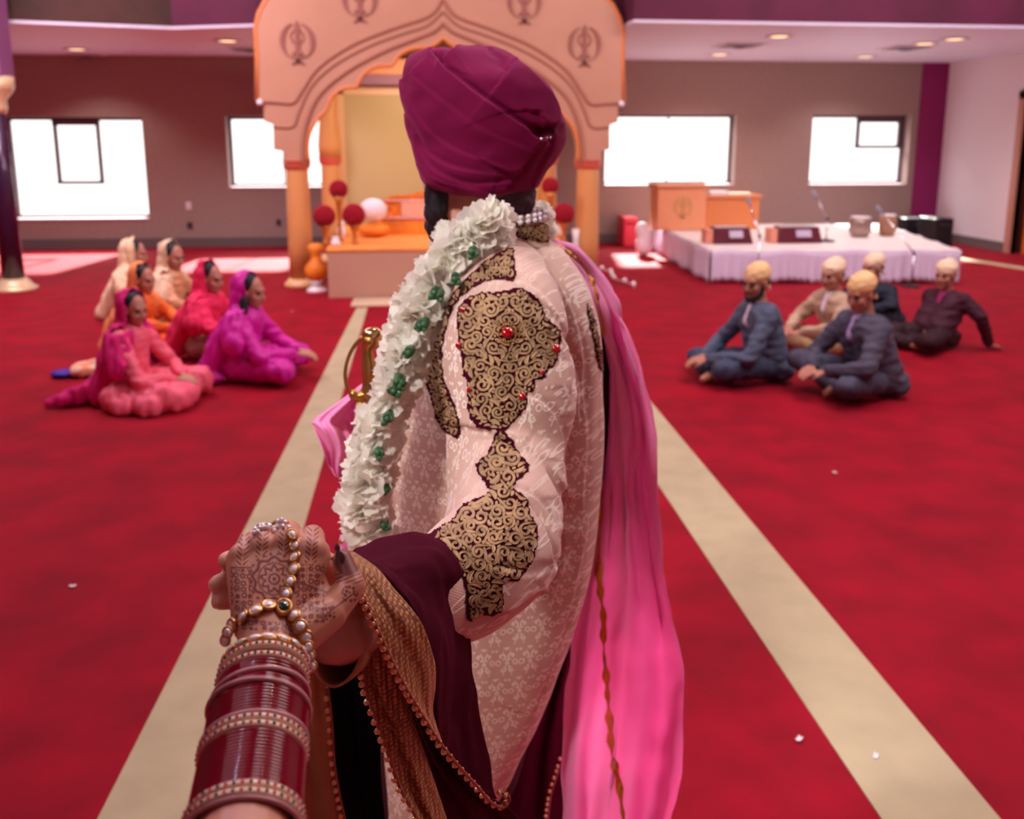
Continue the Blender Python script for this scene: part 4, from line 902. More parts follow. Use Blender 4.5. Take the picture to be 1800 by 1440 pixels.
def embroider(surf, poly, parent, name, seed=1, big=13, dens=900, axis=None, off=.0012, grow=3.0, hmax=.0022):
    """scrolls and leaves of couched cord laid over a velvet patch, following the cloth below"""
    rnd = random.Random(seed); xs = [p[0] for p in poly]; ys = [p[1] for p in poly]; x0, x1, y0, y1 = min(xs)-4, max(xs)+4, min(ys)-4, max(ys)+4
    cx_, cy_ = sum(xs)/len(xs), sum(ys)/len(ys)
    # velvet backing, scalloped edge
    n = len(poly); out = spline([*poly, poly[0]], 5)[:-1]; cen = out.mean(0)
    o2 = []
    for i, p in enumerate(out):
        t = out[(i+1) % len(out)]-out[i-1]; nn = np.array([t[1], -t[0]]); nn = nn/(np.linalg.norm(nn)+1e-9)
        if inpoly(*(p+nn*2), poly): nn = -nn
        o2.append(p+nn*(grow+1.2*math.sin(i*1.9)))
    o2 = [tuple(p) for p in o2]; cache = {}; mb = MB(); st = 2.2; idx = {}
    W_ = int((x1-x0+12)/st); H_ = int((y1-y0+12)/st)
    def vid(i, j):
        if (i, j) not in idx:
            h, _ = hit(surf, x0-6+i*st, y0-6+j*st, off)
            if h is None: idx[i, j] = -1
            else: idx[i, j] = len(mb.v); mb.v.append(tuple(h))
        return idx[i, j]
    ins = {(i, j): inpoly(x0-6+i*st, y0-6+j*st, o2) for i in range(W_+1) for j in range(H_+1)}
    for i in range(W_):
        for j in range(H_):
            if ins[i, j] and ins[i+1, j] and ins[i, j+1] and ins[i+1, j+1]:
                f = [vid(i, j), vid(i+1, j), vid(i+1, j+1), vid(i, j+1)]
                if min(f) >= 0: mb.f.append(tuple(f)); mb.m.append(0)
    patch = obj(name, mb, maroon, parent)
    occ = np.zeros((int(y1-y0)+2, int(x1-x0)+2), np.uint8); inside = np.array([[inpoly(x0+i, y0+j, poly) for i in range(occ.shape[1])] for j in range(occ.shape[0])])
    g = MB()
    def ribbon(path, ws, hh):
        N = len(path); prof = ((-1, 0.1), (-.82, .95), (-.55, .45), (0, .62), (.55, .45), (.82, .95), (1, .1)); G = []
        for i in range(N):
            a = path[max(i-1, 0)]; b = path[min(i+1, N-1)]; dx, dy = b[0]-a[0], b[1]-a[1]; L = math.hypot(dx, dy)+1e-9; px_, py_ = -dy/L, dx/L; row = []
            for s, h in prof:
                q, _ = hit(surf, path[i][0]+px_*s*ws[i], path[i][1]+py_*s*ws[i], off+.0004+h*hh)
                if q is None: return
                row.append(q)
            G.append(row)
        g.grid(G)
    def cells(path, ws):
        S_ = set()
        for (x, y), w in zip(path, ws):
            r = int(w+.5)
            for a in range(-r, r+1):
                for b in range(-r, r+1):
                    if a*a+b*b <= w*w+.5: S_.add((int(y-y0)+b, int(x-x0)+a))
        return S_
    def place(path, ws, hh, tol):
        c = cells(path, ws); bad = 0
        for j, i in c:
            if not (0 <= j < occ.shape[0] and 0 <= i < occ.shape[1]) or not inside[j, i]: return False
            bad += occ[j, i]
        if bad > tol*len(c): return False
        for j, i in c: occ[j, i] = 1
        ribbon(path, ws, hh); return True
    def scroll(x, y, R, a0, s, turns):
        n = int(9*turns)+4; p = [(x+s*R*(1-.8*k/n)*math.cos(a0+2*PI*turns*k/n), y+R*(1-.8*k/n)*math.sin(a0+2*PI*turns*k/n)) for k in range(n+1)]
        tail = (p[0][0]+(p[0][0]-p[1][0])*2.2+(p[0][0]-x)*.3, p[0][1]+(p[0][1]-p[1][1])*2.2); w = max(1.8, R*.2)
        return [tail]+p, [w*.5]+[w]*(n)+[w*.9]
    def leaf(x, y, L, a, W_):
        n = 7; b = .35; p = [(x+L*(k/n)*math.cos(a)-b*L*math.sin(PI*k/n)*math.sin(a)*.5, y+L*(k/n)*math.sin(a)+b*L*math.sin(PI*k/n)*math.cos(a)*.5) for k in range(n+1)]
        return p, [max(.4, W_*math.sin(PI*(k+.35)/(n+.7))**.8) for k in range(n+1)]
    def tryit(k, fn, rngs, tol, hh):
        for _ in range(k):
            x = rnd.uniform(x0, x1); y = rnd.uniform(y0, y1)
            if not inpoly(x, y, poly): continue
            if occ[int(y-y0), int(x-x0)]: continue
            args = [rnd.uniform(*r) for r in rngs]; side = rnd.choice((-1, 1))
            if fn is scroll:
                P, w = scroll(x, y, args[0], args[1], side, args[2])
            else: P, w = leaf(x, y, args[0], args[1], args[2])
            if place(P, w, hh, tol) and axis:
                P2 = [(2*axis-a, b) for a, b in P]; place(P2, w, hh, .4)
    B = big
    tryit(dens, scroll, ((B*.85, B*1.1), (0, 6.28), (1.2, 1.6)), .04, hmax)
    tryit(dens, leaf, ((B*1.5, B*1.9), (0, 6.28), (B*.3, B*.38)), .06, hmax)
    tryit(dens*2, scroll, ((B*.5, B*.65), (0, 6.28), (1.0, 1.4)), .06, hmax*.8)
    tryit(dens*3, leaf, ((B*.8, B*1.2), (0, 6.28), (B*.2, B*.27)), .12, hmax*.8)
    tryit(dens*4, leaf, ((B*.45, B*.65), (0, 6.28), (B*.15, B*.2)), .2, hmax*.6)
    obj('gold_scrollwork', g, goldt, patch)
    return patch, g
def gem(surf, x, y, r, m, parent, nm='gem', ring=True, sx=1.0, dome=.55, off=.001, ringm=None, dirpx=None):
    h, n_ = hit(surf, x, y, off)
    if h is None: h = PG(x, y, .7); n_ = -FW
    R3 = n_.to_track_quat('Z', 'Y').to_matrix()
    if dirpx is not None:
        d = (RT*dirpx[0]-UP*dirpx[1]); d = (d-n_*d.dot(n_)).normalized(); R3 = Matrix((d, n_.cross(d), n_)).transposed()
    o = MB().ell(h+n_*r*.25, (r*sx, r, r*dome), 14, 8, rot=R3)
    g = obj(nm, o, m, parent)
    if ring: obj('gem_setting', MB().tube([h+n_*r*.15+R3 @ Vector((r*1.1*sx*math.cos(a), r*1.1*math.sin(a), 0)) for a in np.linspace(0, 2*PI, 17)[:-1]], r*.42, 6, closed=True), ringm or goldb, g if nm == 'gem' else parent)
    return g
P_main = [(826, 523), (850, 516), (870, 516), (892, 512), (914, 508), (937, 520), (951, 537), (956, 556), (974, 573), (984, 587), (981, 614), (976, 637), (959, 653), (956, 664), (939, 667), (938, 684), (925, 692), (925, 712), (914, 728), (898, 744), (887, 757), (870, 755), (839, 748), (826, 726), (824, 692), (823, 670), (816, 659), (814, 631), (809, 600), (805, 559), (809, 540)]
P_cuff = [(870, 767), (878, 757), (898, 773), (912, 800), (927, 817), (924, 831), (905, 848), (904, 862), (925, 878), (929, 903), (942, 925), (942, 950), (938, 975), (928, 995), (909, 1020), (889, 1019), (881, 1034), (882, 1050), (880, 1073), (859, 1081), (842, 1076), (831, 1087), (821, 1087), (819, 1039), (809, 1006), (787, 975), (756, 947), (775, 928), (798, 914), (812, 892), (835, 880), (856, 870), (857, 853), (845, 837), (839, 817), (859, 798)]
P_yoke = [(902, 438), (904, 465), (903, 493), (875, 490), (845, 498), (814, 519), (795, 545), (782, 587), (777, 620), (780, 664), (798, 709), (808, 748), (805, 770), (773, 748), (762, 712), (750, 670), (753, 631), (762, 584), (778, 545), (812, 500), (853, 462), (887, 440)]
pm, _ = embroider(cb_, P_main, groom, 'shoulder_patch', 3, 12, 900, 895)
pc, _ = embroider(cb_, P_cuff, groom, 'sleeve_patch', 5, 13, 1100)
py_, _ = embroider(cb_, P_yoke, groom, 'yoke_border', 8, 8, 900, grow=2.2)
pr, _ = embroider(cb_, [(1030, 532), (1040, 548), (1050, 585), (1057, 625), (1059, 655), (1050, 640), (1043, 600), (1035, 570)], groom, 'far_sleeve_patch', 9, 6, 300, grow=1.5)
pk, _ = embroider(colb, [(907, 392), (935, 391), (958, 394), (960, 410), (962, 425), (935, 422), (907, 417)], groom, 'collar_patch', 11, 7, 400, grow=1.5, off=.0035)
for x, y, r in ((817, 546, .0055), (809, 608, .0055), (975, 615, .0075), (952, 655, .004), (827, 686, .004), (918, 698, .0055)): gem(cb_, x, y, r, ruby, pm, 'ruby', ring=False, off=.003)
gem(cb_, 891, 588, .009, ruby, pm, 'ruby', ring=False, off=.004)
rg = MB()
for k in range(22):
    a = 2*PI*k/22
    for rad, sz in ((15, .0016), (21, .0013)):
        h, n_ = hit(cb_, 891+rad*math.cos(a), 588+rad*math.sin(a), .0042)
        if h: rg.ell(h, sz, 8, 5)
obj('bead_ring', rg, goldb, pm)
sq = MB(); rnd = random.Random(4)
for k in range(70):
    P_ = rnd.choice((P_main, P_cuff, P_yoke)); x = rnd.uniform(750, 985); y = rnd.uniform(440, 1080)
    if inpoly(x, y, P_):
        h, n_ = hit(cb_, x, y, .004)
        if h: sq.ell(h, .0011, 6, 4)
obj('sequins', sq, diamond, groom)
# ---- pearls at the neck
for k, (x, y) in enumerate([(886, 372), (893, 378), (900, 383), (898, 371), (905, 377), (911, 370), (918, 374), (917, 366), (925, 369), (932, 371), (924, 363), (932, 366), (939, 368), (945, 373), (938, 362), (890, 386), (896, 391), (884, 379)]):
    pass
nk_ = MB()
for row, (dy, dg) in enumerate(((0, 0), (8, -.004))):
    for k in range(26):
        a = -2.9+5.2*k/25; c = PG(884, 381+dy, 1.60); nk_.ell(c+RT*(.073*math.sin(a))+FH*(-.073*math.cos(a)+dg)+Vector((0, 0, .008*math.sin(a))), .0046, 10, 7)
obj('pearl_necklace', nk_, mat('pearl', 'EAE2EC', .2, coat=.8), groom)
# ================================================================ GARLAND
def flower_mesh(seed, R=.047):
    rnd = random.Random(seed); mb = MB(); N = 84
    for k in range(N):
        z = 1-1.75*(k+.5)/N; a = k*2.39996+rnd.uniform(-.2, .2); d = Vector((math.cos(a)*math.sqrt(max(0, 1-z*z)), math.sin(a)*math.sqrt(max(0, 1-z*z)), z)).normalized()
        u = d.cross(Vector((rnd.random()-.5, rnd.random()-.5, rnd.random()-.5))).normalized(); w = d.cross(u)
        L = R*rnd.uniform(.82, 1.08); wd = R*rnd.uniform(.30, .42); ph = rnd.uniform(0, 6); G = []; cur = rnd.uniform(.15, .55)
        for i in range(6):
            s = i/5; row = []
            for j in range(7):
                t = j/6*2-1; ww = wd*(.25+.75*math.sin(PI*min(1, s*.55+.06)))*t; rr = .25+.75*s
                p = d*(L*rr*(1-.06*t*t*s))+u*ww+w*(cur*R*s*s+.12*R*(1-t*t)*s)+w*(.045*R*s*math.sin(5*t+ph))+d*(.04*R*s*math.sin(7*t+ph))
                row.append(p)
            G.append(row)
        mb.grid(G)
    mb.ell((0, 0, 0), R*.45, 10, 7); return mb.mesh('white_flower')
petal_m = fabric('white_petal', 'FFFCF4', .5, .55, c2='FFFDF6', vscale=30)
flowm = [flower_mesh(k) for k in range(4)]
for m_ in flowm: m_.materials.append(petal_m); m_.polygons.foreach_set('use_smooth', [True]*len(m_.polygons))
gar = thing('flower_garland', 'long garland of white carnations hanging from the groom neck down his chest', 'garland', PG(700, 700, 1.4))
ginv = Matrix.Translation(gar.location).inverted()
GF = [(856, 402, 1.46, 1.0), (822, 428, 1.45, .85), (798, 452, 1.45, .95), (768, 490, 1.44, .95), (738, 542, 1.43, .92), (722, 588, 1.43, .9), (708, 632, 1.42, .88), (700, 672, 1.41, .84), (690, 708, 1.41, .78), (668, 752, 1.40, .9), (658, 796, 1.40, .92), (650, 840, 1.39, .95), (640, 884, 1.39, 1.0), (650, 928, 1.38, .9), (655, 968, 1.38, .8), (950, 378, 1.70, .55), (958, 405, 1.72, .5), (880, 425, 1.46, .5), (790, 418, 1.5, .6)]
rnd = random.Random(12)
fl0 = None
for k, (x, y, g, s) in enumerate(GF):
    o = bpy.data.objects.new('white_flower', flowm[k % 4]); COL.objects.link(o); o.parent = gar; o.matrix_parent_inverse = ginv
    o.location = PG(x, y, g); o.scale = (s, s, s*.92); o.rotation_euler = (rnd.uniform(-.6, .6)+1.3, rnd.uniform(-.6, .6), rnd.uniform(0, 6))
leafm = mat('leaf_green', '2C5A34', .5, coat=.2, vary=.2, vscale=30)
for x, y in ((771, 520), (745, 572), (738, 574), (718, 622), (697, 672), (703, 680), (681, 738), (664, 797), (678, 862), (674, 925), (830, 444), (800, 492), (764, 516), (692, 690)):
    lf = MB(); c = PG(x, y, 1.355); 
    for q in range(3):
        a = rnd.uniform(0, 6.28); L = rnd.uniform(.009, .014); G = []
        for i in range(5):
            s = i/4; w = .006*math.sin(PI*(s*.9+.08))
            G.append([c+RT*(math.cos(a)*L*s-math.sin(a)*w*t)+UP*(math.sin(a)*L*s+math.cos(a)*w*t)-FW*(.004*s-.003*abs(t)) for t in (-1, 0, 1)])
        lf.grid(G)
    lf.cap(c+FH*.03, c+FH*.003, .008, .007, 8)
    obj('leaf', lf, leafm, gar)
obj('garland_thread', MB().tube([PG(x, y, g) for x, y, g, s in GF[:15]], .004, 6), leafm, gar)
# ================================================================ SWORD
sw = thing('ceremonial_sword', 'brass-hilted ceremonial sword worn at the groom waist behind the garland', 'sword', PG(650, 700, 1.55))
br = mat('aged_brass', 'B08048', .3, metal=.85, vary=.15, vscale=40)
G_ = lambda x, y, g=1.55: PG(x, y, g)
hl = MB(); q = spline([(655, 592, .014), (652, 600, .0165), (648, 608, .013), (646, 618, .0105), (648, 640, .012), (649, 655, .013), (647, 672, .010), (646, 690, .011)], 5)
hl.tube([G_(a, b) for a, b, _ in q], [r for *_, r in q], 16); obj('grip', hl, br, sw)
obj('pommel', MB().ell(G_(655, 588), (.019, .014, .013), 16, 10).ell(G_(661, 583), (.007, .007, .008)), mat('worn_steel_brass', 'C8A878', .2, metal=.95), sw)
obj('knuckle_guard', MB().tube([G_(a, b) for a, b in spline([(648, 588), (632, 597), (617, 618), (608, 645), (607, 668), (613, 688), (624, 699)], 6)], .0032, 8), br, sw)
obj('crossguard', MB().tube([G_(a, b) for a, b in spline([(616, 690), (630, 697), (645, 694), (660, 702)], 4)], [.006]+[.009]*11+[.006], 10).cap(G_(640, 695), G_(640, 712), .009, .007), br, sw)
obj('scabbard', MB().tube([G_(637, 706), G_(634, 760), G_(636, 860), G_(650, 960)], [.011, .013, .012, .010], 12), mat('gold_scabbard', 'C89C5C', .35, metal=.6, bump=.6, bscale=200), sw)
# ================================================================ SCARVES AND SHAWL
def ws(rows, nu, nv, amp=0, nf=3, ph=0.0, wob=.6, fade0=1.0):
    """sheet between a left and a right edge: rows (xl, yl, gl, xr, yr, gr); folds run down it"""
    R_ = spline(rows, nv); G = []
    for i, (xl, yl, gl, xr, yr, gr) in enumerate(R_):
        s = i/(len(R_)-1); row = []
        for j in range(nu+1):
            u = j/nu; f = amp*(math.sin(2*PI*nf*u+ph+wob*math.sin(s*5+u*2))+.45*math.sin(2*PI*nf*2.3*u+1.7+wob*2*math.sin(s*7)))*min(1, s*4+fade0)
            row.append(PG(xl+(xr-xl)*u, yl+(yr-yl)*u, gl+(gr-gl)*u+f))
        G.append(row)
    return G
pink = fabric('pink_chiffon', 'FFA6DA', .3, .6, sheen=.3, sheentint='FFD0F0', bump=.12, bscale=700)
D1 = [(966, 430, 1.70, 972, 428, 1.74), (982, 444, 1.70, 1012, 444, 1.74), (1010, 478, 1.72, 1052, 482, 1.74), (1034, 522, 1.74, 1090, 540, 1.74), (1054, 580, 1.76, 1112, 612, 1.74), (1066, 650, 1.77, 1138, 690, 1.74), (1068, 740, 1.77, 1155, 765, 1.73), (1060, 830, 1.75, 1155, 850, 1.72), (1048, 930, 1.72, 1163, 945, 1.70),
      (1028, 1020, 1.70, 1180, 1040, 1.68), (1005, 1110, 1.66, 1191, 1120, 1.66), (987, 1200, 1.64, 1200, 1205, 1.64), (984, 1300, 1.62, 1199, 1305, 1.62), (984, 1400, 1.60, 1188, 1405, 1.60), (986, 1500, 1.58, 1170, 1510, 1.58), (1000, 1640, 1.56, 1150, 1650, 1.56)]
dg = ws(D1, 110, 8, .020, 1.7, .4, 1.3, .15)
dm = MB().grid(dg).mesh('dupatta'); wrinkle(dm, .022, 6, 2, (1.2, 1.2, .8)); wrinkle(dm, .006, 26, 5, (1, 1, .7)); dup = obj('pink_dupatta', dm, pink, groom, solid=.0012); db = bvh(dm)
# gold ribbon sewn on it
def ribbon_on(surf, path, wpx, off, gfall):
    G = []; P = spline(path, 8)
    for i, p in enumerate(P):
        a = P[max(0, i-1)]; b = P[min(len(P)-1, i+1)]; d = b-a; L = np.linalg.norm(d)+1e-9; nx, ny = -d[1]/L, d[0]/L; w = wpx*(.55+.45*math.sin(i*.9)*math.sin(i*.37)); row = []
        for s in (-1, -.3, .4, 1):
            h, _ = hit(surf, p[0]+nx*w*s, p[1]+ny*w*s, off*(1+.5*math.sin(i*1.3+s*2)))
            row.append(h if h else PG(p[0]+nx*w*s, p[1]+ny*w*s, gfall))
        G.append(row)
    return MB().grid(G)
foil = mat('gold_foil', 'D89838', .3, metal=.7, bump=1.0, bscale=120)
obj('gold_ribbon', ribbon_on(db, [(1052, 780), (1056, 860), (1054, 940), (1055, 1010), (1060, 1080), (1061, 1140), (1068, 1190), (1073, 1250), (1078, 1320), (1088, 1390), (1098, 1450), (1106, 1500)], 8, .004, 1.6), foil, dup, solid=.0008)
obj('gold_ribbon', ribbon_on(db, [(976, 432), (1000, 446), (1024, 468), (1044, 506), (1056, 550), (1064, 590)], 3, .003, 1.7), foil, dup, solid=.0008)
# its other end billowing in front of him
D2 = [(640, 672, 1.58, 650, 676, 1.6), (596, 706, 1.56, 642, 716, 1.6), (552, 738, 1.55, 640, 745, 1.6), (552, 752, 1.53, 640, 772, 1.58), (566, 785, 1.53, 632, 800, 1.57), (576, 815, 1.55, 618, 826, 1.57), (590, 838, 1.56, 604, 842, 1.57)]
obj('dupatta_end', MB().grid(ws(D2, 40, 8, .018, 1.6, 1.0, 1.2)), pink, groom, solid=.0012)
obj('dupatta_end', MB().grid(ws([(598, 940, 1.5, 626, 942, 1.5), (596, 960, 1.5, 626, 965, 1.5), (605, 985, 1.5, 640, 990, 1.5)], 12, 5, .008, 1)), pink, groom, solid=.0012)
obj('ribbon_end', MB().tube([PG(598, 955, 1.49), PG(606, 946, 1.49), PG(616, 944, 1.49)], .004, 6), foil, groom)
# dark velvet shawl: strip over the far shoulder and behind
S3 = [(968, 432, 1.69, 985, 446, 1.72), (990, 452, 1.70, 1012, 478, 1.74), (1012, 485, 1.72, 1040, 520, 1.76), (1034, 540, 1.74, 1066, 590, 1.79), (1045, 620, 1.75, 1078, 670, 1.8), (1045, 740, 1.75, 1080, 760, 1.8), (1040, 850, 1.75, 1070, 860, 1.79), (1020, 950, 1.74, 1055, 960, 1.77), (985, 1060, 1.72, 1030, 1060, 1.75), (920, 1180, 1.72, 1010, 1180, 1.76), (860, 1290, 1.70, 1000, 1290, 1.75), (830, 1400, 1.68, 1000, 1400, 1.73), (820, 1560, 1.66, 1010, 1560, 1.7)]
far_sh = obj('far_shawl_end', MB().grid(ws(S3, 30, 6, .010, 2, 0)), maroon, groom, solid=.003)
# over the forearm
vel = [[(616, 972, .90), (660, 958, .95), (706, 947, .955), (756, 944, .985)], [(628, 984, .80), (680, 985, .83), (735, 972, .875), (790, 968, .935)], [(664, 1001, .78), (700, 1012, .81), (760, 1008, .86), (812, 1010, .925)],
       [(692, 1036, .77), (730, 1050, .80), (775, 1045, .87), (822, 1050, .95)], [(738, 1093, .78), (765, 1105, .81), (795, 1110, .87), (820, 1130, .94)], [(760, 1165, .79), (785, 1180, .83), (812, 1190, .88), (833, 1215, .94)],
       [(757, 1250, .80), (785, 1265, .84), (818, 1280, .89), (848, 1305, .94)], [(770, 1308, .82), (800, 1335, .86), (835, 1365, .9), (867, 1388, .94)], [(800, 1345, .85), (824, 1366, .88), (848, 1385, .91), (872, 1405, .94)]]
def patch(ctrl, ku=8, kv=8):
    A = np.array(ctrl, float); rows = [spline(r, ku) for r in A]; rows = np.array(rows); out = np.array([spline(rows[:, j], kv) for j in range(rows.shape[1])])
    return [[PG(*out[j][i]) for j in range(out.shape[0])] for i in range(out.shape[1])]
vm = MB().grid(patch(vel)).mesh('shawl'); wrinkle(vm, .009, 13, 5, (1, 1, .5)); wrinkle(vm, .004, 45, 2, (1, 1, .6)); shawl = obj('velvet_shawl', vm, maroon, groom, solid=.003); vb = bvh(vm)
low = [(700, 1150, .85, 760, 1180, .87), (715, 1235, .85, 765, 1262, .88), (735, 1300, .86, 800, 1345, .90), (760, 1370, .87, 842, 1392, .93), (780, 1430, .88, 900, 1425, 1.0), (800, 1520, .9, 960, 1500, 1.1)]
obj('shawl_fold', MB().grid(ws(low, 30, 8, .006, 2)), maroon, shawl, solid=.003)
blk = [(556, 1170, .93, 660, 1150, .96), (556, 1260, .93, 668, 1240, .96), (560, 1350, .93, 668, 1340, .96), (575, 1440, .93, 676, 1440, .96), (580, 1540, .93, 684, 1540, .96)]
obj('shawl_inside', MB().grid(ws(blk, 20, 6, .004, 2)), mat('inner_shade_black', '08040A', .9, spec=.1), shawl, solid=.003)  # dark backing sheet; the shawl's inner shadow is put into its near-black colour
tan = mat('gold_brocade_border', 'B4824E', .45, metal=.25, sheen=.2)
def honey(m):
    nt = m.node_tree; x, y, z = coords(m, 'Object'); vo = nt.nodes.new('ShaderNodeTexVoronoi'); vo.inputs['Scale'].default_value = 210; vo.inputs['Randomness'].default_value = .25
    tc = [n for n in nt.nodes if n.type == 'TEX_COORD'][-1]; nt.links.new(tc.outputs['Object'], vo.inputs['Vector'])
    d = X(vo.outputs['Distance']); f = d.below(.42, .25); mixcol(m, f, '7E4E34', 'C08C5C'); bumpfrom(m, f, .6, .0008)
honey(tan)
tanp = mat('plain_tan_cloth', 'A8704C', .6, bump=.3, bscale=900, sheen=.3, vary=.08, vscale=40)
T1 = [(600, 966, .74, 622, 972, .80), (626, 1000, .72, 662, 1000, .775), (633, 1040, .71, 692, 1036, .765), (660, 1104, .71, 738, 1093, .765), (692, 1174, .72, 762, 1160, .78), (717, 1220, .73, 764, 1205, .785), (739, 1256, .74, 760, 1252, .79), (768, 1303, .75, 776, 1306, .79)]
t1m = MB().grid(ws(T1, 24, 8, .003, 1)).mesh('t'); t1o = obj('brocade_border', t1m, tan, shawl, solid=.002)
T2 = [(636, 1050, .76, 652, 1062, .77), (640, 1110, .765, 672, 1110, .78), (636, 1174, .77, 702, 1185, .79), (640, 1213, .77, 716, 1232, .80), (660, 1270, .775, 738, 1300, .81), (679, 1323, .78, 758, 1360, .82), (700, 1383, .785, 778, 1420, .83), (731, 1440, .79, 795, 1470, .84), (765, 1510, .80, 820, 1530, .85)]
t2o = obj('brocade_border', MB().grid(ws(T2, 24, 8, .004, 1.3)), tan, shawl, solid=.002)
T3 = [(520, 1140, .76, 562, 1150, .78), (515, 1180, .76, 571, 1205, .78), (512, 1270, .76, 581, 1272, .78), (510, 1337, .76, 585, 1337, .78), (510, 1390, .76, 593, 1390, .78), (515, 1440, .76, 602, 1440, .78), (520, 1520, .76, 612, 1520, .78)]
t3o = obj('tan_border', MB().grid(ws(T3, 20, 8, .004, 1)), tanp, shawl, solid=.002)
def beads(path, g, parent, step=13.5, r=.0031):
    P = spline(path, 10); mb = MB(); cord = []; acc = 0; last = P[0]; allp = []
    gs = spline([(a,) for a in g], max(1, int(len(P)/max(1, len(g)-1)))+1)[:, 0]; gs = np.interp(np.linspace(0, 1, len(P)), np.linspace(0, 1, len(gs)), gs)
    for i, p in enumerate(P):
        gg = gs[i]-.004; cord.append(PG(p[0]+2.5, p[1], gg+.001)); acc += np.linalg.norm(p-last); last = p
        if acc >= step: acc = 0; c = PG(p[0]-2.5, p[1], gg); mb.ell(c, r, 10, 7); mb.ell(c+RT*.002+UP*.0028, r*.45, 6, 4)
    o = obj('bead_trim', mb, mat('copper_gold_beads', 'E8B488', .28, metal=.6), parent)
    obj('trim_cord', MB().tube(cord, .0018, 6), mat('rose_cord', '9A5444', .5, metal=.3, bump=.8, bscale=900), parent)
beads([(632, 1040), (660, 1104), (692, 1174), (717, 1220), (739, 1256), (770, 1305), (802, 1345), (836, 1382), (858, 1408), (880, 1420), (892, 1410), (890, 1398), (880, 1394)], [.71, .71, .72, .73, .74, .76, .83, .9, .92, .92, .92], t1o, 12)
beads([(636, 1174), (640, 1213), (660, 1270), (679, 1323), (700, 1383), (731, 1440), (760, 1500)], [.77, .77, .775, .78, .785, .79, .8], t2o, 13.5)
beads([(573, 1208), (580, 1270), (584, 1337), (592, 1390), (602, 1440), (608, 1500)], [.78]*6, t3o, 14)
beads([(990, 1322), (978, 1360), (966, 1400), (960, 1450), (958, 1500)], [1.66]*5, far_sh, 9, .004)
# cuff lining round the groom's wrist
cf = []
for (x, y, g, rx, ry) in spline([(594, 1126, .722, 42, 80), (606, 1122, .75, 42, 76), (640, 1108, .80, 36, 62), (690, 1085, .87, 34, 50)], 6):
    c = PG(x, y, g); k_ = mpp(x, y, g); ring = []
    for j in range(48): a = 2*PI*j/48; ring.append(c+RT*(k_*(rx*math.cos(a)+.0*ry*math.sin(a)))+UP*(k_*ry*math.sin(a))+FH*(.012*math.cos(a)))
    cf.append(ring)
obj('cuff', MB().loft(cf, caps=False), mat('tan_cuff_cloth', 'B4805C', .6, bump=.2, bscale=900, sheen=.3), groom, solid=.0025)
# ================================================================ THE BRIDE'S ARM
bride = thing('person', 'bride forearm with henna and stacked bangles, holding the groom hand', 'person', PG(470, 1130, .61))
WR = PG(472, 1128, .615); EL = PG(430, 1440, .47)
ax = (EL-WR).normalized()
def cyl(s): return WR.lerp(EL, s)
mb = MB()
for x, y, g, r in ((427, 985, .665, .0135), (462, 968, .672, .0135), (506, 962, .675, .0135), (550, 975, .668, .0140)):
    mb.cap(PG(x, y, g), PG(472+(x-490)*.42, 1095, .625), r, .016, 14)
mb.cap(PG(440, 1040, .655), PG(535, 1040, .655), .016, .016, 14); mb.cap(PG(450, 1085, .637), PG(520, 1085, .637), .016, .017, 14)
fing = [((427, 983, .665), (437, 953, .690), (440, 990, .715), (452, 1010, .73)), ((462, 966, .672), (468, 941, .698), (470, 985, .725), (480, 1010, .735)), ((506, 960, .675), (509, 936, .700), (512, 985, .728), (515, 1015, .735)), ((550, 973, .668), (549, 944, .693), (545, 985, .715), (540, 1010, .725))]
for k, F4 in enumerate(fing):
    r = (.0085, .0095, .0098, .0098)[k]; P = [PG(*q) for q in F4]
    mb.cap(P[0], P[1], r*1.12, r*1.04, 14); mb.cap(P[1], P[2], r*1.02, r*.9, 12); mb.cap(P[2], P[3], r*.9, r*.78, 12)
    mb.ell(P[0]-FH*.002+Vector((0, 0, .003)), r*1.3)
mb.cap(PG(525, 1112, .622), PG(578, 1078, .640), .018, .0145, 14); mb.cap(PG(578, 1078, .640), PG(617, 1032, .660), .0135, .0115, 14); mb.cap(PG(617, 1030, .660), PG(602, 984, .672), .0115, .0082, 14)
mb.cap(PG(540, 1030, .66), PG(560, 1070, .645), .016, .014, 12)
mb.cap(PG(472, 1110, .62), cyl(.1), .0225, .0215, 18); mb.cap(cyl(.1), cyl(.9), .0215, .0245, 20); mb.cap(cyl(.9), cyl(1.12), .0245, .0285, 20); mb.cap(cyl(1.12), cyl(1.5), .0285, .034, 20)
hm = remesh(mb, .0014, 4, .5, 'body'); V = getv(hm); xx, yy = pxarr(V)
uvl = hm.uv_layers.new(name='UVMap'); li = np.empty(len(hm.loops), np.int32); hm.loops.foreach_get('vertex_index', li)
uv = np.stack([(xx-485)/100, (yy-1010)/100], 1)[li]; uvl.data.foreach_set('uv', uv.ravel().astype(np.float32))
hskin = mat('henna_skin', 'B87864', .45, sss=.15)
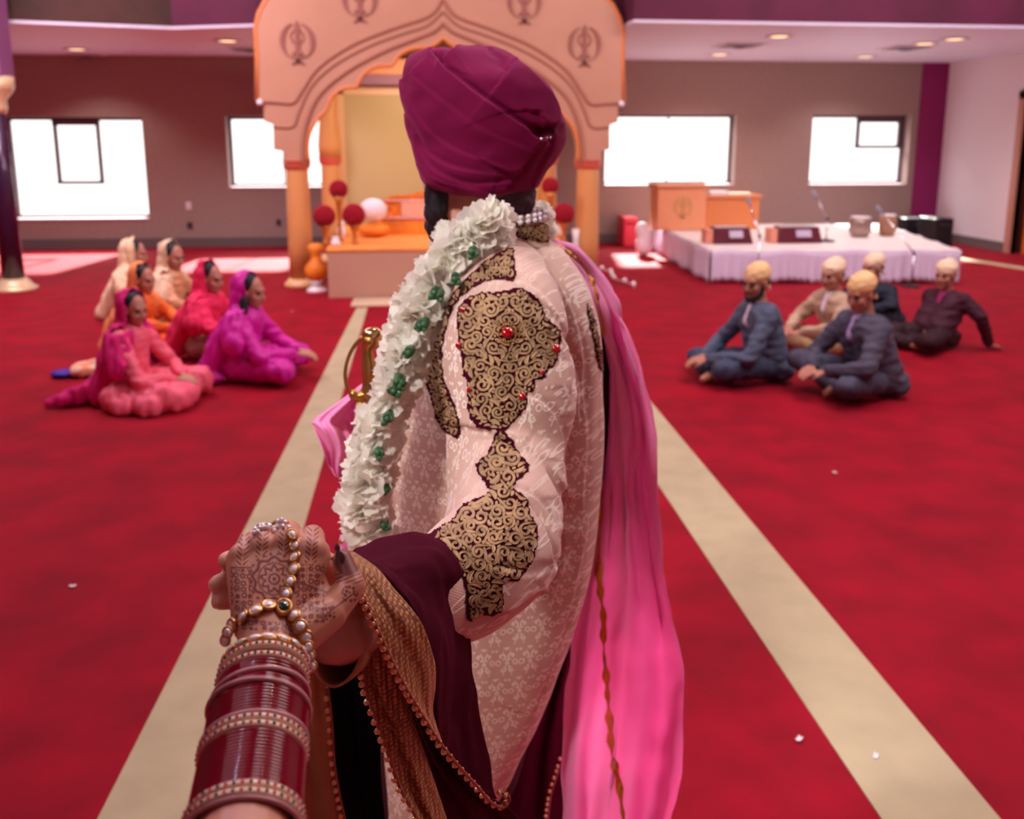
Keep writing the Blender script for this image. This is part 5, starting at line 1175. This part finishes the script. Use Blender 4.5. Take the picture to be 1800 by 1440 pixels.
def henna(m):
    nt = m.node_tree; X.nt = nt; u = nt.nodes.new('ShaderNodeUVMap'); u.uv_map = 'UVMap'; sp = nt.nodes.new('ShaderNodeSeparateXYZ'); nt.links.new(u.outputs[0], sp.inputs[0])
    x = X(sp.outputs[0]); y = X(sp.outputs[1])
    def vor(sc, rnd, ft='F1'):
        v = nt.nodes.new('ShaderNodeTexVoronoi'); v.inputs['Scale'].default_value = sc; v.inputs['Randomness'].default_value = rnd; v.feature = ft; nt.links.new(u.outputs[0], v.inputs['Vector']); return X(v.outputs['Distance'])
    v = vor(8.5, .35); cellring = (v*1.0-.33).abs().below(.11, .06); small = vor(17, .3).below(.28, .1)
    def box(x0, x1, y0, y1, w=.03): return ((x-(x0+x1)/2).abs().below((x1-x0)/2, w))*((y-(y0+y1)/2).abs().below((y1-y0)/2, w))
    net = cellring.max(small*.8)
    pan = box(-.80, -.40, -.10, .80).max(box(.36, .86, -.18, .85)); f = net*pan
    cx, cy = -.03, .08; r = hyp(x-cx, y-cy); th = X.n('ARCTAN2', y-cy, x-cx)
    pet = (th*9.0).sin()*.035
    rings_ = ((r-.09).abs().below(.018, .012)).max((r+pet-.20).abs().below(.03, .015)).max((r-.28).abs().below(.012, .01)).max((r+pet*.8-.36).abs().below(.028, .015)).max(r.below(.035, .02))
    dots = ((th*22.0/2.0).sin().abs()-0).below(.62, .2)*(r-.44).abs().below(.022, .015)
    dsk = (rings_.max(dots)).max(small*r.below(.42, .05)*.55)*r.below(.48, .03); f = f.max(dsk)
    # leaf sprigs running up each finger
    for xc, ya, yb in ((-.55, -.75, -.15), (-.22, -.78, -.30), (.16, -.75, -.34), (.66, -.85, -.2)):
        dx = (x-xc-(y-ya)*-.08).abs(); ch = ((y+dx*.9)/.085).frac().below(.45, .12); f = f.max(ch*dx.below(.105, .02)*((y-(ya+yb)/2).abs().below((yb-ya)/2, .03))*(1.0-dx.below(.018, .01)))
    f = f.max(((y-(-.12)).abs().below(.015, .012))*box(-.80, -.42, -.2, 0)).max((y-x*.35-(-.0)).abs().below(.02, .012)*box(.36, .9, -.1, .4))
    # wrist band and thumb
    wr = ((y-x*.12-.93).abs().below(.10, .02))*net.max(small); f = f.max(wr*box(-.62, .35, .7, 1.2))
    tip = hyp((x-1.27)*1.0, (y+.24)*.9).below(.24, .04); f = f.max(tip)
    st = ((y*1.0+x*.4)/.07).frac().below(.35, .12)*box(1.05, 1.58, -.06, .16); f = f.max(st)
    f = f.max(hyp(x-1.30, (y-.34)*.9).below(.15, .02)*vor(14, .6).below(.5, .1)).max(hyp(x-.93, (y-.66)*1.0).below(.15, .02)*vor(14, .6).below(.5, .1)).max((y+x*.75-1.36).abs().below(.018, .01)*box(.85, 1.4, .2, .8))
    front = nt.nodes.new('ShaderNodeNewGeometry'); dn = nt.nodes.new('ShaderNodeVectorMath'); dn.operation = 'DOT_PRODUCT'; nt.links.new(front.outputs['Normal'], dn.inputs[0]); dn.inputs[1].default_value = tuple(-FW+Vector((0, 0, .35)))
    nf = X(dn.outputs['Value']); f = f*(1.0-nf.below(.12, .15))*(y.below(1.12, .03))
    mixcol(m, (f*.86).min(1.0), 'BE806A', '621820')
henna(hskin); obj('body', hm, hskin, bride); hb = bvh(hm)
# nail of the thumb
nl = MB()
tp = PG(598, 979, .660); nl.ell(tp, (.0036, .0018, .006), 14, 8, rot=Matrix.Rotation(math.radians(-18), 3, 'Y')); nl.ell(tp+Vector((-.002, 0, .0075)), (.0022, .001, .0036), 10, 6)
obj('thumbnail', nl, mat('henna_nail', '5A3A44', .3, coat=.4), bride)
# bangles: circles about the forearm
u_ = (RT-ax*RT.dot(ax)).normalized(); w_ = ax.cross(u_)
if w_.dot(FW) > 0: w_ = -w_          # points to the viewer
def ringpts(s, R, n=72, tilt=0): 
    c = cyl(s); return [c+u_*(R*math.cos(a))+w_*(R*.88*math.sin(a))+ax*(tilt*math.cos(a)) for a in [2*PI*k/n for k in range(n)]]
m_red = mat('maroon_glass_bangle', '7C001C', .1, coat=.4, spec=.5); m_plain = mat('pale_rose_bangle', 'B07478', .35, coat=.4); m_cream = mat('cream_bangle', 'D8B49C', .4, coat=.5)
m_nav = mat('navy_stone', '101430', .2, coat=1); m_rst = mat('red_stone', 'C01434', .2, coat=1)
def s_of(py):     # parameter whose near rim shows at this row
    lo_, hi_ = -.3, 1.2
    for _ in range(30):
        mid = (lo_+hi_)/2; y_ = PX(cyl(mid)+w_*.026)[1]
        lo_, hi_ = (mid, hi_) if y_ < py else (lo_, mid)
    return mid
def Rad(py): return float(np.interp(py, [1110, 1150, 1200, 1260, 1330, 1410], [.0285, .0292, .0318, .0318, .0322, .0326]))
def bangle(py, m, r, nm, lb=None, tilt=0.0, dots=False, dR=0.0):
    R = Rad(py)+dR; s = s_of(py); o = obj(nm, MB().tube(ringpts(s, R, 80, tilt), r, 9, closed=True, caps=False), m, bride, label=lb)
    if dots:
        P = ringpts(s, R+r*.8, 46, tilt); d = MB()
        for k, p in enumerate(P): d.ell(p, .0014, 8, 5, mi=k % 2)
        obj('inlaid_stones', d, [m_nav, m_rst], o)
def wide(py, nm, dots=True):
    bangle(py, m_cream, .0029, nm, 'cream bangle set with navy and red stones', dots=dots)
wide(1133, 'stone_bangle'); wide(1151, 'stone_bangle')
for k in range(4): bangle(1160+k*5.5, m_red, .0014, 'glass_bangle', tilt=.001*k)
bangle(1180, m_plain, .0020, 'plain_bangle', 'plain pale rose bangle', tilt=-.002, dR=.0012)
for k in range(3): bangle(1187+k*5, m_red, .0014, 'glass_bangle', tilt=.0015)
bangle(1201, m_plain, .0021, 'plain_bangle', 'plain pale rose bangle', tilt=.002, dR=.0016)
for k in range(9): bangle(1209+k*5.6, m_red, .0015, 'glass_bangle')
bangle(1258, m_plain, .0020, 'plain_bangle', 'plain pale rose bangle', tilt=-.001, dR=.0012)
wide(1266, 'stone_bangle'); wide(1279, 'stone_bangle')
for k in range(15): bangle(1289+k*6.2, m_red, .00155, 'glass_bangle')
wide(1386, 'stone_bangle'); wide(1400, 'stone_bangle')
bangle(1409, m_plain, .0016, 'plain_bangle', 'plain pale rose bangle')
# kundan bracelet nearest the hand
s0 = s_of(1117); R0 = .0290; kb = obj('gold_bracelet', MB().tube(ringpts(s0, R0, 80), .0016, 8, closed=True, caps=False).tube(ringpts(s0+.022, R0, 80), .0013, 8, closed=True, caps=False), goldb, bride)
P = ringpts(s0+.01, R0+.0012, 18); c0 = cyl(s0+.01)
for k, p in enumerate(P):
    n_ = (p-c0).normalized(); t_ = ax.cross(n_).normalized(); R3 = Matrix((t_, n_.cross(t_).normalized(), n_)).transposed()
    obj('stone', MB().ell(p, (.0048, .0024, .0016), 12, 6, rot=R3), diamond, kb)
    obj('stone_setting', MB().tube([p+R3 @ Vector((.0050*math.cos(a), .0028*math.sin(a), 0)) for a in np.linspace(0, 2*PI, 15)[:-1]], .0007, 5, closed=True), goldb, kb)
# hand jewellery: ring, chain and wrist chain
hp = obj('hand_chain', MB().tube([hit(hb, x, y, .002)[0] or PG(x, y, .66) for x, y in spline([(505, 930), (512, 942), (519, 960), (521, 982), (519, 1003), (511, 1025), (504, 1047), (499, 1070)], 4)], .0009, 6), goldb, bride)
ch = [(512, 942), (519, 961), (521, 982), (519, 1003), (511, 1025), (504, 1047)]
for k, (x, y) in enumerate(ch): gem(hb, x, y, .0037, diamond, hp, 'kundan_stone', dome=.5, off=.0018, sx=.82)
gem(hb, 499, 1071, .0052, mat('emerald_stone', '02301C', .1, coat=1), hp, 'emerald', sx=.85, off=.0022)
for x, y in [(517, 1085), (528, 1103), (537, 1120), (472, 1068), (451, 1077), (431, 1087), (412, 1099)]: gem(hb, x, y, .0039, diamond, hp, 'kundan_stone', off=.0018)
for x, y in [(543, 1137), (546, 1153), (549, 1172), (400, 1112), (396, 1126)]:
    c = PG(x, y, .60); obj('kundan_stone', MB().ell(c, (.003, .003, .0036), 12, 8), diamond, hp); obj('gem_setting', MB().tube([c+RT*(.0034*math.cos(a))+UP*(.0040*math.sin(a)) for a in np.linspace(0, 2*PI, 15)[:-1]], .0009, 6, closed=True), goldb, hp)
for nm, pts, m in (('chain_ring', [(488, 916), (495, 914), (501, 918), (494, 922), (504, 926), (490, 926), (498, 930), (508, 932)], diamond), ('silver_ring', [(450, 928), (456, 926), (462, 924), (468, 926), (474, 927), (452, 934), (458, 932), (464, 931), (470, 931), (448, 940), (454, 939), (478, 932), (484, 937)], diamond)):
    rb = MB(); 
    for x, y in pts:
        h, n_ = hit(hb, x, max(y, 929), .0022)
        c = h if h else PG(x, y, .69)
        if y < 929: c = PG(x, y, .695)
        rb.ell(c, .0021, 8, 6)
    ro = obj(nm, rb, m, bride)
    cen = PG(495, 940, .695) if nm == 'chain_ring' else PG(466, 946, .693)
    obj('ring_band', MB().tube([cen+RT*(.0112*math.cos(a))+Vector((0, 0, .0112*math.sin(a)))+FH*.002 for a in np.linspace(0, 2*PI, 25)[:-1]], .0014, 6, closed=True), goldb if nm == 'chain_ring' else m_chrome, ro)
